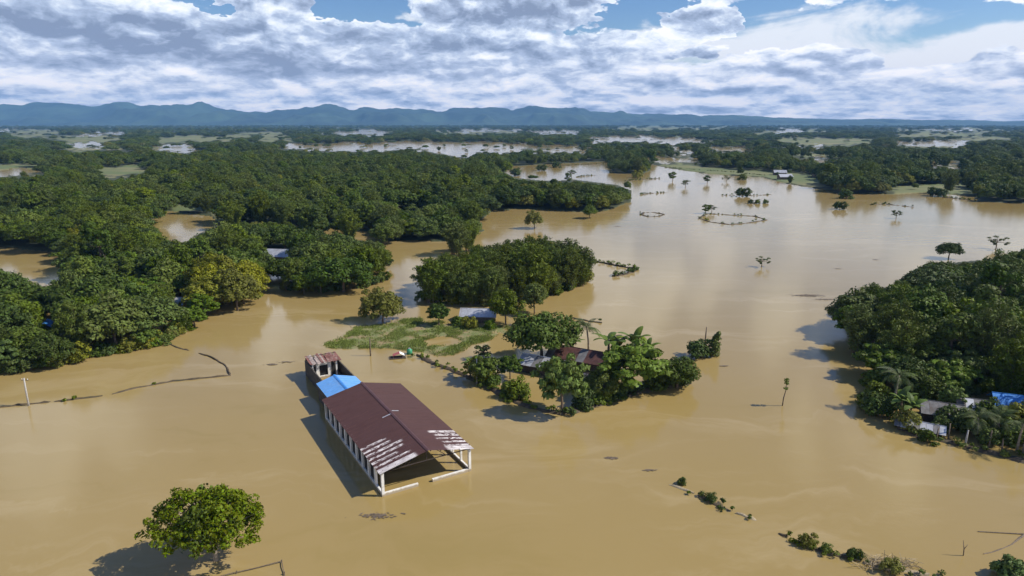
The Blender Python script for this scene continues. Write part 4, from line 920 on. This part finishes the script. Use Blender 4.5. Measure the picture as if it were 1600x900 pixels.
SOLO = [(598, 501, 'round', (1.12, 1.02, -.9), 'olive rounded tree alone at the tip of the grassy islet'), (846, 562, 'broad_c', .98, 'broad dark round tree in the middle of the homestead'), (790, 508, 'broad_b', .72, 'tree right of the silver roofed house'),
        (835, 490, 'broad_d', .68, 'small tree between the silver roof and the central grove'), (686, 508, 'fresh', .62, 'bright bush left of the silver roofed house'), (878, 645, 'fresh', (.95, 1.18), 'slender tree with layered leaves at the front tip of the homestead'),
        (987, 612, 'fresh', (1.42, 1.08), 'largest bright green tree at the right end of the homestead'), (1058, 606, 'broad_c', .56, 'dark round bush tree at the far right tip of the homestead'), (757, 598, 'fresh', .62, 'bush by the slim pole left of the homestead'),
        (797, 592, 'fresh', .55, 'small tree in front of the dark round one'), (808, 622, 'shrub_a', 1.25, 'flat topped bush on the mud bank before the homestead'), (940, 622, 'broad_a', .5, 'low dark tree between the two fresh green homestead trees'),
        (910, 636, 'shrub_a', .9, 'bush on the front bank right of the slender tree'), (1030, 606, 'shrub_d', 1.3, 'dark shrub left of the bush tree at the homestead tip'), (755, 562, 'sparse_c', .62, 'thin sapling in the water left of the dark round tree'),
        (1092, 558, 'shrub_d', 1.25, 'left of the twin leaning bushes standing in the lake'), (1111, 557, 'spire', 1.0, 'taller right one of the twin bushes in the lake'),
        (735, 513, 'shrub_b', .8, 'shrub directly before the silver roofed house'), (765, 514, 'shrub_a', .8, 'shrub before the right end of the silver roof'), (715, 508, 'shrub_c', .9, 'shrub left of the silver roof'),
        (835, 357, 'round', .92, 'small upright olive tree alone below the big wood'), (921, 341, 'broad_a', .62, 'small tree just off the tip of the big wood'), (1102, 334, 'sparse_c', 1.0, 'tree on the bank of the drowned pond'), (1112, 332, 'sparse_a', .8, 'second smaller tree on the drowned pond bank'),
        (1190, 417, 'sparse_b', .66, 'sparse drowned tree alone in mid lake'), (1312, 327, 'shrub_d', 1.5, 'round bush alone on the lake toward the right shore'), (1482, 404, 'broad_c', .58, 'small round dark tree beyond the right wood'),
        (1556, 389, 'sparse_b', .95, 'sparse tree at the right edge of the lake'), (1400, 341, 'sparse_a', .8, 'thin leafless looking tree on the lake, right'), (1051, 283, 'sparse_c', 1.5, 'tree in the upper lake right of the round islet'),
        (1071, 293, 'sparse_a', 1.1, 'leaning drowned tree in the upper lake'), (1105, 287, 'sparse_c', 1.3, 'tree left of a pair in the upper lake'), (1135, 284, 'sparse_b', 1.0, 'thin tree in the upper lake toward the green shore'),
        (1160, 281, 'shrub_a', 1.9, 'dark bush near the green shore of the upper lake'), (1161, 307, 'shrub_d', 2.0, 'bush on the drowned bank far out on the lake'), (1173, 318, 'shrub_a', .9, 'first of three dots of bush below the drowned bank'),
        (1183, 318, 'shrub_a', .9, 'middle of three dots of bush below the drowned bank'), (1196, 318, 'shrub_a', .9, 'last of three dots of bush below the drowned bank'), (846, 267, 'shrub_d', 2.2, 'bush on the left of the upper inlet'),
        (869, 262, 'shrub_a', 2.4, 'bush at the head of the upper inlet'), (806, 275, 'shrub_d', 2.4, 'bush at the left shore of the upper inlet'), (995, 278, 'shrub_b', 1.9, 'brownish bush below the round islet'), (893, 276, 'sparse_a', 1.2, 'thin tree behind the tip of the big wood'),
        (1458, 306, 'shrub_d', 2.0, 'left of two dark bushes before the far right shore'), (1469, 307, 'shrub_d', 1.8, 'right of two dark bushes before the far right shore'), (1322, 310, 'shrub_a', 2.2, 'bush in front of the white roofed far house')]
for a, b_, k, s, lab in SOLO:
    s, szz, dz = (s + (0,))[:3] if isinstance(s, tuple) else (s, s, 0)
    plant(k, gp(a, b_) + Vector((0, 0, dz)), s, 0.0 if k == 'spire' else None, label=lab, sz=szz)
edge([(905, 640), (950, 628), (1010, 611), (1075, 600)], 10, 'low bush along the front bank of the homestead', 'bushes of the homestead bank', ('shrub_a', 'shrub_c', 'shrub_d'))
edge([(740, 592), (775, 608), (800, 618)], 4, 'low bush on the mud bank left of the homestead', 'bushes of the left bank', ('shrub_a', 'shrub_b'))

# palms and bananas: fronds are parts
def frond_mesh(name, L_, w, mat, n=16, droop=.9, paddle=False):
    V = []; Fc = []
    def at_(s): return np.array([L_ * s * (1 - .22 * s * droop), 0, L_ * (.55 * s - droop * s * s * .85)])
    if paddle:
        for i in range(9):
            s = i / 8; p = at_(s); ww = w * math.sin(math.pi * min(1, .12 + s * .86)) ** .6; V += [p + [0, ww, -.18 * ww], p, p + [0, -ww, -.18 * ww]]
        Fc = [(3 * i + k, 3 * i + 3 + k, 3 * i + 4 + k, 3 * i + 1 + k) for i in range(8) for k in (0, 1)]
    else:
        for i in range(n):
            s = .14 + .86 * i / (n - 1); p = at_(s); q = at_(min(1, s + .03)); ll = w * math.sin(math.pi * (.15 + .8 * s)) ** .7
            for sd in (-1, 1):
                k = len(V); tip = p + np.array([ll * .55, sd * ll, -ll * .45]); V += [p, q + [0, sd * .03, 0], tip, p + (tip - p) * .5 - [.06, 0, 0]]; Fc.append((k, k + 1, k + 2, k + 3))
        for i in range(6):
            a, b2 = at_(i / 6), at_((i + 1) / 6); k = len(V); V += [a + [0, .04, 0], a - [0, .04, 0], b2 - [0, .03, 0], b2 + [0, .03, 0]]; Fc.append((k, k + 1, k + 2, k + 3))
    return np_mesh(name, V, Fc, M[mat])
FR = frond_mesh('palm_frond', 3.4, .75, 'leaf_palm'); BL = frond_mesh('banana_leaf', 2.3, .36, 'leaf_bright', droop=.75, paddle=True)
def palm(px_, py_, h, label, s=1.0, n=15):
    g_ = gp(px_, py_); p = tag(empty('palm_tree', (g_.x, g_.y, 0), random.uniform(0, 6.28), s), label, 'palm', 'palms')
    lx = random.uniform(-.6, .6); m = MB(); m.tube([(0, 0, -1.2), (lx * .3, 0, h * .5), (lx, 0, h)], [.2, .15, .12], 7); m.build('trunk', M['bark_pale'], p, True)
    for i in range(n):
        o = obj('frond', FR, p); o.location = (lx, 0, h); o.rotation_euler = (random.uniform(-.2, .2), random.uniform(-.75, .55), i * 2.4); q = random.uniform(.75, 1.1); o.scale = (q, q, q)
def banana(px_, py_, label, s=1.0):
    g_ = gp(px_, py_); p = tag(empty('banana_plant', (g_.x, g_.y, 0), random.uniform(0, 6.28), s), label, 'banana plant', 'banana plants')
    m = MB(); m.tube([(0, 0, -1), (0, 0, 1.6), (0, 0, 2.6)], [.17, .13, .06], 7); m.build('stem', M['bark'], p, True)
    for i in range(8):
        o = obj('leaf', BL, p); o.location = (0, 0, 2.3); o.rotation_euler = (random.uniform(-.2, .2), random.uniform(-1.0, -.05), i * 2.4); q = random.uniform(.7, 1.15); o.scale = (q, q, q)
palm(920, 553, 4.4, 'palm with drooping fronds behind the rusty roofed house', 1.1)
palm(28, 540, 5.0, 'pale palm in the left wood near the left edge'); palm(1395, 640, 5.2, 'palm at the left tip of the right wood', 1.0)
for a, b_, h, lab in ((1528, 686, 3.4, 'small palm with dry fronds in front of the right shacks'), (1588, 706, 4.6, 'palm at the right edge beside the leaning trunk'), (1558, 684, 3.2, 'low palm just left of the blue roofed hut')):
    palm(a, b_, h, lab, .85)
for a, b_, s, lab in ((950, 570, 1.75, 'left banana plant behind the largest fresh green tree'), (966, 572, 1.6, 'second banana plant behind the largest fresh green tree'), (990, 572, 1.75, 'third banana plant behind the largest fresh green tree'), (1010, 578, 1.5, 'right banana plant behind the largest fresh green tree'),
                      (895, 560, 1.1, 'banana plant beside the homestead palm'), (735, 590, 1.0, 'banana plant by the slim pole'), (1420, 664, 1.1, 'banana plant left of the flaking roof'), (1405, 655, 1.2, 'banana plant at the tip of the right wood')):
    banana(a, b_, lab, s)
for i, (a, b_, h) in enumerate(((1462, 688, 1.7), (1482, 686, 2.2), (1545, 700, 2.4), (1566, 706, 1.8), (1598, 712, 2.5))):
    g_ = gp(a, b_); o = tag(empty('post', (g_.x, g_.y, 0)), 'bare stilt post under the shacks at right', 'post', 'stilt posts of the right shacks')
    m = MB(); m.tube([(0, 0, -1), (random.uniform(-.2, .2), 0, h)], [.12, .08], 6); m.build('shaft', M['bark'], o, True)
for a, b_, k, s, lab in ((1494, 668, 'shrub_d', 1.2, 'dark shrub between the dark roofed shacks'), (1544, 660, 'shrub_a', 1.3, 'shrub left of the blue roofed hut'), (1450, 690, 'shrub_a', .7, 'shrub on the bank before the flaking roof'), (1522, 676, 'shrub_d', 1.0, 'shrub among the palm trunks at right'),
                   (1540, 690, 'shrub_d', .9, 'dark shrub on the bank before the palms at right'), (1580, 690, 'shrub_a', 1.1, 'leafy shrub below the blue roofed hut'), (1470, 672, 'shrub_d', .8, 'dark shrub against the dark roofed shack'), (1592, 668, 'shrub_b', 1.2, 'olive shrub right of the blue roofed hut'), (1415, 668, 'shrub_b', .9, 'olive shrub touching the flaking roof'), (1570, 690, 'shrub_a', .8, 'shrub between the palms at the right edge'), (1486, 642, 'fresh', .5, 'small bright tree behind the dark roofed shacks')):
    plant(k, gp(a, b_), s, label=lab)
dike('mud_dike', 'muddy bank along the front of the right hamlet', [(1415, 676), (1450, 684), (1500, 695), (1550, 708), (1600, 720), (1640, 730)], .9, .35, 1.4, vh=.4, seed=66)

# flooded grass on the islet: countless blades
GR = [(496, 545), (530, 530), (556, 508), (600, 512), (640, 492), (690, 508), (740, 514), (802, 510), (798, 524), (760, 530), (738, 536), (722, 552), (700, 560), (668, 556), (640, 552), (600, 545), (545, 549)]
gx, gy = np.meshgrid(np.linspace(-52, 6, 180), np.linspace(104, 146, 130)); pa, pb = proj(gx, gy, 0 * gx); dn = np.zeros(gx.shape)
for k in range(24):                               # soft inside-ness of the outline
    dn += inpoly(GR, pa + RNG.normal(0, 16), pb + RNG.normal(0, 4.5))
dn /= 24; hole = np.exp(-(((pa - 690) / 34) ** 2 + ((pb - 534) / 8) ** 2) ** 2)
gz = -.35 + .62 * dn + (fbm(gx / 6, gy / 8, 31) - .55) * .55 - .5 * hole; gz = np.clip(gz, -.6, .16)
idx = np.arange(gx.size).reshape(gx.shape); Q = np.stack([idx[:-1, :-1], idx[:-1, 1:], idx[1:, 1:], idx[1:, :-1]], -1).reshape(-1, 4)
mg2, t, b = material('soaked_turf'); geo = t.new('ShaderNodeNewGeometry'); n1 = t.noise(geo.outputs['Position'], .35, 6, .65); n2 = t.noise(geo.outputs['Position'], 2.5, 4, .6)
sp = t.new('ShaderNodeSeparateXYZ'); t.l.new(geo.outputs['Position'], sp.inputs[0])
c = t.mix(t.rng(n1, .36, .60), (.15, .175, .055), (.24, .22, .09)); c = t.mix(t.rng(n2, .45, .7, 0, .5), c, (.12, .15, .045)); c = t.mix(t.rng(n1, .50, .62), c, (.27, .20, .095))
t.put(b.inputs['Base Color'], c); b.inputs['Roughness'].default_value = .9
tag(obj('islet_ground', np_mesh('islet_ground', np.stack([gx, gy, gz], -1).reshape(-1, 3), Q, mg2, True)), kind='structure')
g = np.random.default_rng(17); NB = 42000
def samp(F_, X, Y):
    j = np.clip((X + 52) / 58 * 179, 0, 178); i = np.clip((Y - 104) / 42 * 129, 0, 128); return F_[i.astype(int), j.astype(int)]
X = g.uniform(-52, 6, NB * 9); Y = g.uniform(104, 146, NB * 9); zz = samp(gz, X, Y); tuft = fbm(X / 2.2, Y / 2.8, 88)
k = (zz > -.14) & (g.random(len(X)) < np.clip((tuft - .36) * 3.2, .02, 1) * np.clip((zz + .16) * 6, .1, 1)); X, Y, zz = X[k][:NB], Y[k][:NB], zz[k][:NB]; n = len(X)
h = g.uniform(.05, .26, n) * (.5 + fbm(X / 5, Y / 5, 4)); a = g.uniform(0, 6.28, n); b0 = np.stack([X, Y, np.minimum(zz, 0.1) - .03], 1); d = np.stack([np.cos(a), np.sin(a), 0 * a], 1) * .06
tip = b0 + np.stack([g.normal(0, .14, n), g.normal(0, .14, n), h + .08 - np.minimum(zz, 0)], 1)
V = np.stack([b0 - d, b0 + d, tip + d * .35, tip - d * .35], 1).reshape(-1, 3)
print('blades', n)
tag(obj('grass', np_mesh('grass', V, quads(V), M['leaf_grass'])), 'half drowned green grass on the islet before the silver roofed house', 'grass', kind='stuff')

# ------------------------------------------------------------------ air
m = bpy.data.materials.new('haze'); m.use_nodes = True; t = NT(m.node_tree); t.n.clear()
pv = t.new('ShaderNodeVolumePrincipled'); pv.inputs['Color'].default_value = (.25, .56, 1.0, 1); pv.inputs['Density'].default_value = 7.4e-5; pv.inputs['Anisotropy'].default_value = 0.0
ou = t.new('ShaderNodeOutputMaterial'); t.l.new(pv.outputs[0], ou.inputs['Volume'])
hb = MB(); hb.box((0, 5250, 215), (25600, 11500, 438)); tag(hb.build('haze', m), 'thin blue haze over the plain', 'haze', kind='stuff')
